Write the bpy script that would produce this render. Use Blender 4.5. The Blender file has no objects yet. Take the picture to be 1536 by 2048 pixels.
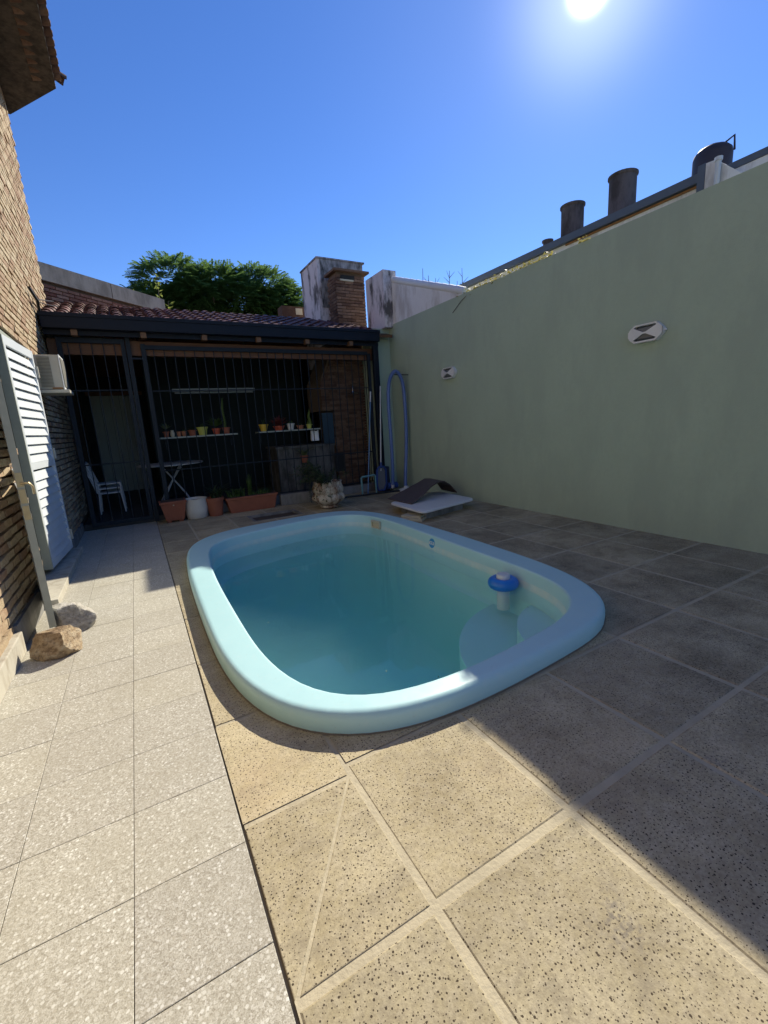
import bpy, math, random
from mathutils import Vector, Matrix, noise
random.seed(7)
R = math.radians
SC = bpy.context.scene
COL = SC.collection
rnd = random.uniform

# ------------------------------------------------------------------ camera
CAM_R = Vector((0.86789, -0.49689, 0.0))      # filled in below from yaw, pitch and roll
yaw, pitch, roll = R(29.05), R(-11.66), R(-3.4)
fw = Vector((math.sin(yaw)*math.cos(pitch), math.cos(yaw)*math.cos(pitch), math.sin(pitch)))
r0 = Vector((math.cos(yaw), -math.sin(yaw), 0)); u0 = r0.cross(fw)
CAM_R = math.cos(roll)*r0 + math.sin(roll)*u0
CAM_U = -math.sin(roll)*r0 + math.cos(roll)*u0
cd = bpy.data.cameras.new('camera'); cam = bpy.data.objects.new('camera', cd); COL.objects.link(cam)
cd.sensor_fit = 'VERTICAL'; cd.sensor_height = 24; cd.sensor_width = 18; cd.lens = 868/2048*24
cd.clip_start = 0.02; cd.clip_end = 3000
m = Matrix((CAM_R, CAM_U, -fw)).transposed().to_4x4(); m.translation = (0, 0, 1.6)
cam.matrix_world = m
SC.camera = cam
CAMP = Vector((0, 0, 1.6))
def in_view(p, marg=0.03):
    d = Vector(p) - CAMP; w = d.dot(fw)
    if w < .1: return False
    x = d.dot(CAM_R)/w*868/768; y = d.dot(CAM_U)/w*868/1024
    return abs(x) < 1+marg and abs(y) < 1+marg

# ------------------------------------------------------------------ sky, sun, exposure
SUN = Vector((0.652, 0.489, 0.583)).normalized()
sun_el = math.asin(SUN.z); sun_az = math.atan2(SUN.x, SUN.y)
W = bpy.data.worlds.new('World'); SC.world = W; W.use_nodes = True
nt = W.node_tree; nt.nodes.clear()
out = nt.nodes.new('ShaderNodeOutputWorld'); bg = nt.nodes.new('ShaderNodeBackground')
sky = nt.nodes.new('ShaderNodeTexSky'); sky.sky_type = 'NISHITA'; sky.sun_disc = False
sky.sun_elevation = sun_el; sky.sun_rotation = sun_az
sky.air_density = 1.0; sky.dust_density = 0.02; sky.ozone_density = 3.5; sky.altitude = 1400
hs = nt.nodes.new('ShaderNodeHueSaturation'); hs.inputs['Saturation'].default_value = 1.2
hs.inputs['Value'].default_value = 1.0; hs.inputs['Hue'].default_value = 0.512
nt.links.new(sky.outputs[0], hs.inputs['Color'])
bg.inputs['Strength'].default_value = 0.098
nt.links.new(hs.outputs[0], bg.inputs['Color'])
# the sun's disc and aureole, part of the sky in every direction it is seen from
tc = nt.nodes.new('ShaderNodeTexCoord'); dt = nt.nodes.new('ShaderNodeVectorMath'); dt.operation = 'DOT_PRODUCT'
dt.inputs[1].default_value = SUN
nt.links.new(tc.outputs['Generated'], dt.inputs[0])
def wmath(op, a, b=None):
    n = nt.nodes.new('ShaderNodeMath'); n.operation = op
    for i, v in enumerate((a, b)):
        if v is None: continue
        if isinstance(v, (int, float)): n.inputs[i].default_value = v
        else: nt.links.new(v, n.inputs[i])
    return n.outputs[0]
dc = wmath('MAXIMUM', dt.outputs['Value'], 0.0)
au = wmath('ADD', wmath('MULTIPLY', wmath('POWER', dc, 9000.0), 12.0),
           wmath('ADD', wmath('MULTIPLY', wmath('POWER', dc, 260.0), 0.28), wmath('MULTIPLY', wmath('POWER', dc, 22.0), 0.05)))
bg2 = nt.nodes.new('ShaderNodeBackground'); bg2.inputs['Color'].default_value = (0.95, 0.97, 1.0, 1)
nt.links.new(au, bg2.inputs['Strength'])
ad = nt.nodes.new('ShaderNodeAddShader')
nt.links.new(bg.outputs[0], ad.inputs[0]); nt.links.new(bg2.outputs[0], ad.inputs[1]); nt.links.new(ad.outputs[0], out.inputs['Surface'])
sl = bpy.data.lights.new('sun', 'SUN'); so = bpy.data.objects.new('sun', sl); COL.objects.link(so)
sl.energy = 3.9; sl.angle = R(0.53); sl.color = (1.0, 0.92, 0.76)
so.rotation_euler = SUN.to_track_quat('Z', 'Y').to_euler()
vs = SC.view_settings; vs.view_transform = 'Standard'; vs.look = 'None'; vs.gamma = 1; vs.use_curve_mapping = False; vs.exposure = 0.86
SC.cycles.use_denoising = True
SC.cycles.max_bounces = 8; SC.cycles.volume_bounces = 4; SC.cycles.transparent_max_bounces = 12
SC.cycles.volume_step_rate = 4

# ------------------------------------------------------------------ materials
class NT:
    def __init__(s, name):
        s.m = bpy.data.materials.new(name); s.m.use_nodes = True; s.t = s.m.node_tree; s.n = s.t.nodes; s.l = s.t.links
        s.b = s.n['Principled BSDF']; s.geo = s.n.new('ShaderNodeNewGeometry'); s.P = s.geo.outputs['Position']
        s.oi = None
    def put(s, sock, v):
        if hasattr(v, 'links') or isinstance(v, bpy.types.NodeSocket): s.l.new(v, sock)
        elif isinstance(v, (tuple, list)) and len(v) == 3 and sock.type == 'RGBA': sock.default_value = (*v, 1)
        else: sock.default_value = v
    def math(s, op, a, b=None, c=None, clamp=False):
        n = s.n.new('ShaderNodeMath'); n.operation = op; n.use_clamp = clamp
        for i, v in enumerate((a, b, c)):
            if v is not None: s.put(n.inputs[i], v)
        return n.outputs[0]
    def noise(s, scale, detail=4, rough=.55, vec=None, off=None, stretch=None):
        n = s.n.new('ShaderNodeTexNoise'); n.inputs['Scale'].default_value = scale; n.inputs['Detail'].default_value = detail
        n.inputs['Roughness'].default_value = rough
        v = vec or s.P
        if stretch or off:
            mp = s.n.new('ShaderNodeMapping'); s.l.new(v, mp.inputs['Vector'])
            if stretch: mp.inputs['Scale'].default_value = stretch
            if off: mp.inputs['Location'].default_value = off
            v = mp.outputs[0]
        s.l.new(v, n.inputs['Vector']); return n.outputs['Fac']
    def voro(s, scale, feature='F1', vec=None, rnd_=1.0):
        n = s.n.new('ShaderNodeTexVoronoi'); n.feature = feature; n.inputs['Scale'].default_value = scale
        n.inputs['Randomness'].default_value = rnd_; n.voronoi_dimensions = '2D'
        s.l.new(vec or s.P, n.inputs['Vector']); return n
    def ramp(s, f, stops):
        n = s.n.new('ShaderNodeValToRGB'); e = n.color_ramp.elements
        while len(e) < len(stops): e.new(.5)
        for k, (p, c) in enumerate(stops):
            e[k].position = p; e[k].color = (*c, 1) if isinstance(c, (tuple, list)) else (c, c, c, 1)
        s.put(n.inputs[0], f); return n.outputs[0]
    def mix(s, f, a, b, mode='MIX'):
        n = s.n.new('ShaderNodeMix'); n.data_type = 'RGBA'; n.blend_type = mode
        s.put(n.inputs[0], f); s.put(n.inputs[6], a); s.put(n.inputs[7], b); return n.outputs[2]
    def col(s, c): s.put(s.b.inputs['Base Color'], c)
    def bump(s, h, strength=.3, dist=.01):
        n = s.n.new('ShaderNodeBump'); n.inputs['Strength'].default_value = strength; n.inputs['Distance'].default_value = dist
        s.l.new(h, n.inputs['Height']); s.l.new(n.outputs[0], s.b.inputs['Normal'])
    def rough(s, v): s.put(s.b.inputs['Roughness'], v)
    def spec(s, v): s.b.inputs['Specular IOR Level'].default_value = v
    def island(s):
        if s.oi is None: s.oi = s.n.new('ShaderNodeObjectInfo')
        a = s.math('ADD', s.oi.outputs['Random'], s.geo.outputs['Random Per Island']); return s.math('FRACT', a)
def sc3(c, k): return tuple(min(1, x*k) for x in c)
def simple(name, c, rough=.6, var=.18, scale=6, metal=0, bump=0, bscale=60, spec=.5):
    s = NT(name); f = s.noise(scale, 5)
    s.col(s.mix(f, sc3(c, 1-var), sc3(c, 1+var))); s.rough(rough); s.b.inputs['Metallic'].default_value = metal; s.spec(spec)
    if bump: s.bump(s.noise(bscale, 3), bump, .01)
    return s.m
M = {}
def m_terrazzo():
    s = NT('terrazzo')
    v = s.voro(150); v2 = s.voro(70); gr = s.noise(210, 3, .7)
    sep = s.n.new('ShaderNodeSeparateColor'); s.l.new(v.outputs['Color'], sep.inputs[0])
    sep2 = s.n.new('ShaderNodeSeparateColor'); s.l.new(v2.outputs['Color'], sep2.inputs[0])
    base = s.ramp(sep.outputs[0], [(0, (.34, .315, .255)), (.3, (.46, .435, .365)), (.7, (.51, .485, .41)), (1, (.62, .60, .53))])
    base = s.mix(s.ramp(gr, [(.34, .85), (.55, 0)]), base, (.24, .21, .16))
    big = s.math('MULTIPLY', s.math('GREATER_THAN', sep2.outputs[1], .72), s.math('LESS_THAN', v2.outputs['Distance'], .36))
    c = s.mix(big, base, s.ramp(sep2.outputs[0], [(0, (.42, .385, .31)), (.5, (.58, .56, .49)), (1, (.70, .69, .63))]))
    dirt = s.noise(2.2, 6, .65); dirt2 = s.noise(14, 4)
    c = s.mix(s.ramp(dirt, [(.42, 0), (.75, .55)]), c, (.37, .34, .265))
    c = s.mix(s.ramp(dirt2, [(.62, 0), (.8, .35)]), c, (.27, .22, .16))
    tone = s.ramp(s.island(), [(0, (.94, .94, .945)), (1, (1.03, 1.03, 1.01))])
    s.col(s.mix(1.0, c, tone, 'MULTIPLY')); s.rough(.72); s.spec(.3)
    s.bump(gr, .3, .003); return s.m
def m_paver():
    s = NT('porous_paver')
    v = s.voro(48, rnd_=1.0); sep = s.n.new('ShaderNodeSeparateColor'); s.l.new(v.outputs['Color'], sep.inputs[0])
    wob = s.noise(140, 2)
    rad = s.math('MULTIPLY_ADD', sep.outputs[0], .12, .065)
    patch = s.ramp(s.noise(3.4, 3), [(.3, .55), (.55, 1)])
    rad = s.math('MULTIPLY', rad, patch)
    dist = s.math('MULTIPLY_ADD', wob, .10, s.math('SUBTRACT', v.outputs['Distance'], .05))
    pit = s.math('LESS_THAN', dist, rad)
    v2 = s.voro(80); sep2 = s.n.new('ShaderNodeSeparateColor'); s.l.new(v2.outputs['Color'], sep2.inputs[0])
    pit2 = s.math('LESS_THAN', v2.outputs['Distance'], s.math('MULTIPLY_ADD', sep2.outputs[1], .24, -.06))
    pit = s.math('MAXIMUM', pit, s.math('MULTIPLY', pit2, patch))
    n1 = s.noise(2.6, 6, .62); n2 = s.noise(22, 4)
    base = s.ramp(n1, [(.3, (.34, .285, .175)), (.48, (.46, .395, .25)), (.66, (.56, .49, .325))])
    base = s.mix(s.ramp(n2, [(.38, .0), (.66, .5)]), base, (.52, .46, .34)); base = s.mix(s.ramp(s.noise(70, 5, .7), [(.40, .45), (.56, 0)]), base, (.25, .205, .135)); base = s.mix(s.ramp(s.noise(7, 6, .7, off=(3, 8, 0)), [(.52, 0), (.68, .5)]), base, (.24, .205, .15))
    rust = s.ramp(s.noise(1.7, 3, off=(4, 2, 0)), [(.55, 0), (.8, .5)])
    base = s.mix(rust, base, (.45, .35, .23))
    # lichen and grime that grows on the damp side of the terrace by the wall
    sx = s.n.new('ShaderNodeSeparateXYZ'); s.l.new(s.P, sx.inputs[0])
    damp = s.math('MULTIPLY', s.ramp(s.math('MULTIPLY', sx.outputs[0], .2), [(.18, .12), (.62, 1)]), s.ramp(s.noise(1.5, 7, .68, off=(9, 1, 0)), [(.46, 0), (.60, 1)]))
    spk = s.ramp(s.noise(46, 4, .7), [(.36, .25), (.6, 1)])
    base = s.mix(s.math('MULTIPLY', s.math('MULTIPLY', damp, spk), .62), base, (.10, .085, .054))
    ink = s.math('MULTIPLY', s.ramp(s.noise(2.1, 3, off=(7.3, 3.1, 0)), [(.62, 0), (.74, 1)]), s.ramp(s.noise(60, 2), [(.45, 0), (.6, .7)]))
    base = s.mix(ink, base, (.12, .11, .12))
    tone = s.ramp(s.island(), [(0, (.84, .84, .84)), (1, (1.08, 1.06, 1.02))])
    base = s.mix(1.0, base, tone, 'MULTIPLY')
    s.col(s.mix(pit, base, (.06, .044, .028))); s.rough(.85); s.spec(.25)
    h = s.math('SUBTRACT', s.math('MULTIPLY', n2, .5), s.math('MULTIPLY', pit, 1.0))
    s.bump(s.math('ADD', h, s.math('MULTIPLY', s.noise(170, 2), .3)), .5, .006); return s.m
def m_brick(name, stops, mossy=.0):
    s = NT(name)
    c = s.ramp(s.island(), stops)
    c = s.mix(s.ramp(s.noise(45, 4), [(.4, 0), (.75, .5)]), c, sc3(stops[0][1], .62))
    c = s.mix(s.ramp(s.noise(9, 4), [(.5, 0), (.8, .45)]), c, sc3(stops[-1][1], 1.15))
    s.col(c); s.rough(.88); s.spec(.2); s.bump(s.math('ADD', s.noise(60, 5), s.noise(160, 2)), .55, .012); return s.m
def m_plaster(name, c, stain=None, amt=.0, streak=None, bump=.25):
    s = NT(name); n = s.noise(1.3, 6, .6); k = s.mix(n, sc3(c, .9), sc3(c, 1.1))
    k = s.mix(s.ramp(s.noise(18, 4), [(.45, 0), (.8, .3)]), k, sc3(c, .86))
    if stain:
        st = s.noise(streak or 4, 7, .68, stretch=(1, 1, .35)); k = s.mix(s.ramp(st, [(.5-amt*.25, 0), (.62, 1)]), k, stain)
    s.col(k); s.rough(.85); s.spec(.25); s.bump(s.math('ADD', s.noise(90, 4), s.math('MULTIPLY', s.noise(12, 3), .6)), bump, .006); return s.m
def m_wood(name, c):
    s = NT(name); n = s.noise(6, 5, stretch=(1, 12, 12)); s.col(s.mix(n, sc3(c, .7), sc3(c, 1.35))); s.rough(.6); s.bump(n, .2, .004); return s.m
def m_leaf(name, c1, c2, trans=.25):
    s = NT(name); s.col(s.ramp(s.island(), [(0, c1), (1, c2)])); s.rough(.5); s.spec(.35)
    tr = s.n.new('ShaderNodeBsdfTranslucent'); tr.inputs['Color'].default_value = (*sc3(c2, 1.7), 1)
    mx = s.n.new('ShaderNodeMixShader'); mx.inputs[0].default_value = trans
    s.l.new(s.b.outputs[0], mx.inputs[1]); s.l.new(tr.outputs[0], mx.inputs[2]); s.l.new(mx.outputs[0], s.n['Material Output'].inputs['Surface']); return s.m
def m_roof():
    s = NT('glazed_roof_tile'); s.col(s.mix(s.ramp(s.noise(7, 5), [(.35, 0), (.75, 1)]), s.ramp(s.island(), [(0, (.10, .038, .033)), (1, (.20, .075, .06))]), (.07, .045, .04)))
    s.rough(.6); s.spec(.3); s.bump(s.noise(50, 3), .2, .005); return s.m
def m_stone(name, c1, c2, c3):
    s = NT(name); n = s.noise(9, 8, .7, stretch=(1, 1, 2.2)); k = s.ramp(n, [(.36, c1), (.5, c2), (.62, c3)])
    k = s.mix(s.ramp(s.noise(40, 5), [(.48, 0), (.66, .7)]), k, sc3(c1, .6)); s.col(k); s.rough(.8)
    s.bump(s.math('ADD', n, s.math('MULTIPLY', s.noise(60, 5), .5)), .7, .03); return s.m
def m_water():
    s = NT('pool_water'); s.n.remove(s.b); o = s.n['Material Output']
    fr = s.n.new('ShaderNodeFresnel'); fr.inputs['IOR'].default_value = 1.33
    tr = s.n.new('ShaderNodeBsdfTransparent'); gl = s.n.new('ShaderNodeBsdfGlossy'); gl.inputs['Roughness'].default_value = .015
    bp = s.n.new('ShaderNodeBump'); bp.inputs['Strength'].default_value = .05; bp.inputs['Distance'].default_value = .02
    s.l.new(s.noise(3.0, 2), bp.inputs['Height']); s.l.new(bp.outputs[0], gl.inputs['Normal']); s.l.new(bp.outputs[0], fr.inputs['Normal'])
    mx = s.n.new('ShaderNodeMixShader'); s.l.new(s.math('MULTIPLY', fr.outputs[0], s.math('SUBTRACT', 1.0, s.geo.outputs['Backfacing'])), mx.inputs[0]); s.l.new(tr.outputs[0], mx.inputs[1]); s.l.new(gl.outputs[0], mx.inputs[2])
    s.l.new(mx.outputs[0], o.inputs['Surface'])
    va = s.n.new('ShaderNodeVolumeAbsorption'); va.inputs['Color'].default_value = (.05, .80, .78, 1); va.inputs['Density'].default_value = .33
    vsn = s.n.new('ShaderNodeVolumeScatter'); vsn.inputs['Color'].default_value = (.55, .97, .95, 1); vsn.inputs['Density'].default_value = .26
    vsn.inputs['Anisotropy'].default_value = 0.3
    a = s.n.new('ShaderNodeAddShader'); s.l.new(va.outputs[0], a.inputs[0]); s.l.new(vsn.outputs[0], a.inputs[1]); s.l.new(a.outputs[0], o.inputs['Volume']); return s.m
M['terrazzo'] = m_terrazzo(); M['paver'] = m_paver()
M['mortar'] = simple('joint_mortar', (.45, .395, .275), .9, .28, 9, bump=.35)
M['gap'] = simple('gap_dirt', (.20, .165, .12), .95, .3, 8)
M['earth'] = simple('earth', (.16, .13, .09), .95, .3, 3, bump=.5)
M['brick'] = m_brick('tan_brick', [(0, (.34, .215, .14)), (.3, (.42, .305, .195)), (.6, (.46, .36, .23)), (1, (.54, .45, .31))])
M['brickgap'] = simple('raked_mortar', (.13, .095, .065), .95, .3, 20)
M['brickdark'] = m_brick('dark_brick', [(0, (.09, .05, .035)), (.5, (.15, .09, .06)), (1, (.21, .135, .09))])  # brick tones darker than the chimney mix
M['brickchim'] = m_brick('chimney_brick', [(0, (.11, .062, .045)), (.5, (.19, .115, .078)), (1, (.28, .185, .13))])
M['brickred'] = m_brick('red_brick', [(0, (.20, .075, .05)), (.5, (.30, .15, .10)), (1, (.42, .28, .20))])
M['green'] = m_plaster('green_plaster', (.415, .51, .40), (.385, .47, .375), .03, 1.7, .6)
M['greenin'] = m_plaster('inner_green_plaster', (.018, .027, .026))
M['whitewash'] = m_plaster('stained_whitewash', (.74, .68, .68), (.13, .12, .115), .0, 3.2)
M['mildew'] = m_plaster('mildewed_whitewash', (.50, .49, .49), (.08, .08, .075), .5, 5)
M['whitewall'] = m_plaster('white_wall_paint', (.82, .82, .81), (.6, .58, .55), .1, 3)
M['concrete'] = m_plaster('grey_concrete', (.27, .265, .25), (.16, .155, .145), .4, 5, .5)
M['darkconc'] = m_plaster('dark_concrete', (.15, .15, .145), (.05, .05, .045), .4, 5, .5)  # darker version of the grey concrete, same blotches
M['plinth'] = m_plaster('pale_plinth_stone', (.48, .45, .37), (.36, .32, .25), .1, 9, .4)
def m_gel():
    s = NT('pool_gelcoat'); k = s.mix(s.noise(2.2, 6, .6), (.40, .65, .685), (.455, .70, .725))
    k = s.mix(s.ramp(s.noise(16, 6, .7), [(.54, 0), (.74, .35)]), k, (.56, .70, .70)); k = s.mix(s.ramp(s.noise(30, 6, .75, off=(2, 5, 1)), [(.60, 0), (.72, .4)]), k, (.36, .48, .46))
    s.col(k); s.rough(s.math('MULTIPLY_ADD', s.noise(9, 5), .3, .3)); s.bump(s.noise(5, 3), .12, .01); return s.m
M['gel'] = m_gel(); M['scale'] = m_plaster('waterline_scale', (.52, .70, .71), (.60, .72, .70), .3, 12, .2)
M['gelfloor'] = simple('pool_gelcoat_floor', (.47, .74, .74), .4, .07, 2)
M['iron'] = simple('dark_iron_paint', (.014, .022, .032), .6, .2, 12, spec=.25)
M['gutter'] = simple('navy_gutter_paint', (.005, .009, .018), .5, .2, 6, spec=.25)
M['wood'] = m_wood('brown_beam_wood', (.13, .055, .02)); M['woodlight'] = m_wood('rafter_end_wood', (.16, .085, .04))
M['roof'] = m_roof()
M['rooftile2'] = m_brick('old_roof_tile', [(0, (.11, .06, .04)), (1, (.20, .13, .09))])
M['soffit'] = m_plaster('dark_soffit', (.10, .085, .07), (.04, .035, .03), .4, 8)
M['white'] = simple('white_enamel', (.72, .73, .72), .4, .06, 9)
M['shutter'] = simple('pale_shutter_paint', (.66, .70, .72), .38, .06, 9)
M['alu'] = simple('weathered_green_grey_metal', (.34, .37, .32), .5, .15, 14)
M['brass'] = simple('worn_brass', (.42, .34, .2), .35, .2, 20, metal=.7)
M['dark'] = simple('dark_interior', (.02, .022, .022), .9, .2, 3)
M['black'] = simple('black_rubber', (.015, .016, .018), .5, .2, 10)
M['acbody'] = simple('beige_enamel', (.46, .43, .35), .5, .12, 5); M['acgrey'] = simple('ac_grey_grille', (.16, .155, .13), .6, .1, 9)
M['rust'] = simple('rust_stain', (.30, .15, .06), .8, .3, 12)
M['rock1'] = m_stone('brown_rock', (.20, .13, .07), (.36, .26, .15), (.46, .37, .25)); M['rock2'] = m_stone('grey_rock', (.28, .26, .22), (.40, .37, .31), (.55, .52, .46))
M['terra'] = simple('terracotta', (.30, .10, .055), .75, .2, 9, bump=.15); M['terra2'] = simple('pale_terracotta', (.36, .15, .08), .75, .2, 9)
M['potwhite'] = simple('white_pot_glaze', (.66, .65, .60), .5, .08, 7)
M['yellowgreen'] = simple('lime_pot', (.46, .48, .10), .5, .1, 8); M['yellow'] = simple('yellow_pot', (.66, .42, .04), .45, .1, 8); M['redpot'] = simple('red_pot', (.5, .09, .04), .5, .1, 8)
M['soil'] = simple('potting_soil', (.05, .035, .025), .95, .3, 30, bump=.5)
M['leafdark'] = m_leaf('dark_leaf', (.018, .035, .016), (.05, .08, .03), .12)
M['leaf'] = m_leaf('garden_leaf', (.035, .075, .018), (.09, .15, .04))
M['leafpale'] = m_leaf('pale_leaf', (.12, .17, .07), (.26, .30, .16))
M['leaftree'] = m_leaf('feathery_tree_leaf', (.035, .085, .02), (.11, .19, .05), .35)
M['leaflime'] = m_leaf('lime_leaf', (.11, .17, .03), (.25, .30, .07), .3)
M['creep'] = m_leaf('creeper_leaf', (.12, .13, .03), (.34, .30, .09), .25)
M['burg'] = m_leaf('burgundy_leaf', (.10, .02, .02), (.2, .05, .04), .1)
M['bark'] = simple('bark', (.09, .07, .05), .9, .3, 12, bump=.5)
M['urn'] = m_plaster('flaking_white_urn', (.58, .53, .43), (.17, .085, .045), .28, 9, .8)
M['bluepole'] = simple('blue_pole_paint', (.10, .22, .42), .4, .1, 8); M['aqua'] = simple('aqua_tube', (.13, .30, .33), .45, .1, 8)
M['bluenet'] = simple('royal_blue_plastic', (.02, .06, .24), .45, .15, 8); M['mesh'] = simple('grey_net_mesh', (.14, .15, .17), .8, .15, 90)
M['hose'] = simple('blue_hose_vinyl', (.10, .17, .40), .4, .1, 8); M['navy'] = simple('navy_plastic', (.02, .03, .07), .5, .2, 6)
M['whiteplastic'] = simple('white_plastic', (.62, .64, .65), .4, .06, 6); M['cream'] = simple('aged_cream_plastic', (.55, .50, .36), .5, .12, 8)
M['mat'] = simple('brown_rubber_mat', (.085, .065, .062), .65, .2, 6)
M['blueplastic'] = simple('bright_blue_float', (.02, .19, .62), .35, .08, 8)
M['badge'] = simple('blue_badge', (.04, .30, .62), .35, .08, 12)
M['chrome'] = simple('chrome', (.6, .62, .65), .15, .05, 9, metal=1)
M['glass'] = simple('dark_lamp_glass', (.13, .15, .165), .12, .1, 9)
M['roofgrey'] = simple('blue_grey_flashing', (.10, .125, .16), .45, .12, 4)
M['fiber'] = m_plaster('fibre_cement_flue', (.15, .13, .125), (.07, .06, .055), .4, 6)
M['tank'] = simple('dark_brown_tank', (.05, .035, .035), .6, .2, 4)
M['doorpaint'] = simple('grey_green_door', (.34, .38, .33), .6, .12, 3)
M['bluedoor'] = simple('dark_blue_iron_door', (.015, .045, .075), .5, .2, 6)
M['tube'] = simple('white_tube_fitting', (.22, .25, .23), .4, .05, 6)
M['water'] = m_water()
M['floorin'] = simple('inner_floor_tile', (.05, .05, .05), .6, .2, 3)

# ------------------------------------------------------------------ mesh helpers
class MB:
    def __init__(s): s.v = []; s.f = []
    def add(s, v, f):
        o = len(s.v); s.v += [tuple(p) for p in v]; s.f += [tuple(i+o for i in q) for q in f]; return s
    def box(s, x0, x1, y0, y1, z0, z1):
        return s.add([(x0,y0,z0),(x1,y0,z0),(x1,y1,z0),(x0,y1,z0),(x0,y0,z1),(x1,y0,z1),(x1,y1,z1),(x0,y1,z1)],
                     [(3,2,1,0),(4,5,6,7),(0,1,5,4),(1,2,6,5),(2,3,7,6),(3,0,4,7)])
    def obox(s, c, ax, ay, az):   # oriented box: centre and half axes
        c, ax, ay, az = map(Vector, (c, ax, ay, az)); P = []
        for dz in (-1, 1):
            for dx, dy in ((-1,-1),(1,-1),(1,1),(-1,1)): P.append(c+ax*dx+ay*dy+az*dz)
        return s.add(P, [(3,2,1,0),(4,5,6,7),(0,1,5,4),(1,2,6,5),(2,3,7,6),(3,0,4,7)])
    def tube(s, pts, r, n=8, cap=True):
        pts = [Vector(p) for p in pts]; rs = r if isinstance(r, (list, tuple)) else [r]*len(pts); V = []; prev = None
        for i, p in enumerate(pts):
            t = (pts[min(i+1, len(pts)-1)] - pts[max(i-1, 0)]).normalized()
            a = prev if prev is not None else (Vector((0,0,1)) if abs(t.z) < .9 else Vector((1,0,0)))
            a = (a - t*a.dot(t)); a = a.normalized() if a.length > 1e-6 else t.orthogonal().normalized()
            prev = a; b = t.cross(a)
            V += [p + (a*math.cos(k*2*math.pi/n) + b*math.sin(k*2*math.pi/n))*rs[i] for k in range(n)]
        F = [(i*n+k, i*n+(k+1)%n, (i+1)*n+(k+1)%n, (i+1)*n+k) for i in range(len(pts)-1) for k in range(n)]
        if cap: F += [tuple(range(n-1,-1,-1)), tuple((len(pts)-1)*n+k for k in range(n))]
        return s.add(V, F)
    def lathe(s, c, prof, n=24, sx=1, sy=1, wob=None):
        V = []
        for r, z in prof:
            for k in range(n):
                a = k*2*math.pi/n; q = r*(1+(wob(a, z) if wob else 0)); V.append((c[0]+q*sx*math.cos(a), c[1]+q*sy*math.sin(a), c[2]+z))
        F = [(i*n+k, i*n+(k+1)%n, (i+1)*n+(k+1)%n, (i+1)*n+k) for i in range(len(prof)-1) for k in range(n)]
        F += [tuple(range(n-1,-1,-1)), tuple((len(prof)-1)*n+k for k in range(n))]
        return s.add(V, F)
    def prism(s, poly, d):        # closed polygon in 3D swept by d
        d = Vector(d); n = len(poly); P = [Vector(p) for p in poly]
        return s.add(P+[p+d for p in P], [tuple(range(n-1,-1,-1)), tuple(range(n, 2*n))]+[(i,(i+1)%n,n+(i+1)%n,n+i) for i in range(n)])
def woff(o):
    v = Vector((0,0,0))
    while o: v += o.location; o = o.parent
    return v
def mesh(mb, name, mat, smooth=False):
    me = bpy.data.meshes.new(name); me.from_pydata(mb.v, [], mb.f); me.materials.append(M[mat] if isinstance(mat, str) else mat)
    if smooth:
        me.polygons.foreach_set('use_smooth', [True]*len(me.polygons)); me.set_sharp_from_angle(angle=R(50))
    me.update(); return me
def link(name, me, parent=None, loc=None):
    o = bpy.data.objects.new(name, me); COL.objects.link(o)
    if parent is not None: o.parent = parent; o.location = Vector(loc or (0,0,0)) - woff(parent)
    elif loc: o.location = loc
    return o
def part(name, mb, mat, parent=None, smooth=False, bevel=0):
    o = link(name, mesh(mb, name, mat, smooth), parent)
    if bevel:
        b = o.modifiers.new('bevel', 'BEVEL'); b.width = bevel; b.segments = 2; b.limit_method = 'ANGLE'; b.angle_limit = R(40)
    return o
def tag(o, label=None, cat=None, group=None, kind=None):
    if label: o['label'] = label
    if cat: o['category'] = cat
    if group: o['group'] = group
    if kind: o['kind'] = kind
    return o
def thing(name, loc, label, cat, group=None):
    o = bpy.data.objects.new(name, None); COL.objects.link(o); o.location = loc; o.empty_display_size = .1
    return tag(o, label, cat, group)
def single(name, mb, mat, label, cat, group=None, smooth=False, bevel=0):
    return tag(part(name, mb, mat, None, smooth, bevel), label, cat, group)

def leaf(mb, p, d, up, L, w):
    d = d.normalized(); s = d.cross(up); s = s.normalized() if s.length > 1e-4 else Vector((1, 0, 0)); nrm = s.cross(d)
    mb.add([p, p+d*L*.45+s*w*.5+nrm*L*.05, p+d*L, p+d*L*.45-s*w*.5+nrm*L*.05], [(0, 1, 2, 3)])
def rdir(zmin=-1): 
    while True:
        v = Vector((rnd(-1, 1), rnd(-1, 1), rnd(zmin, 1)))
        if .1 < v.length < 1: return v.normalized()
# ------------------------------------------------------------------ pool outlines (plan, metres)
OUT = [(.285,3.5),(.30,2.95),(.36,2.5),(.47,2.18),(.62,1.975),(.80,1.84),(1.0,1.76),(1.3,1.71),(1.75,1.705),(2.2,1.735),(2.6,1.775),(2.88,1.86),(3.12,2.04),
       (3.29,2.34),(3.39,2.72),(3.45,3.3),(3.49,4.2),(3.49,5.1),(3.46,5.8),(3.38,6.35),(3.22,6.72),(2.98,6.94),(2.65,7.04),(2.1,7.03),(1.43,6.95),(.93,6.82),(.58,6.5),(.40,6.05),(.32,5.3),(.29,4.4)]
INN = [(.53,3.5),(.545,2.85),(.60,2.45),(.69,2.2),(.83,2.03),(1.01,1.935),(1.2,1.89),(1.45,1.87),(1.75,1.88),(2.1,1.915),(2.45,1.96),(2.75,2.07),(2.95,2.25),(3.07,2.54),
       (3.12,2.95),(3.15,3.8),(3.19,4.8),(3.21,5.5),(3.18,6.0),(3.07,6.36),(2.87,6.57),(2.55,6.64),(1.8,6.56),(1.1,6.36),(.78,6.13),(.64,5.8),(.57,5.2),(.535,4.5)]
PC = (1.87, 4.3); NA = 160
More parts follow.
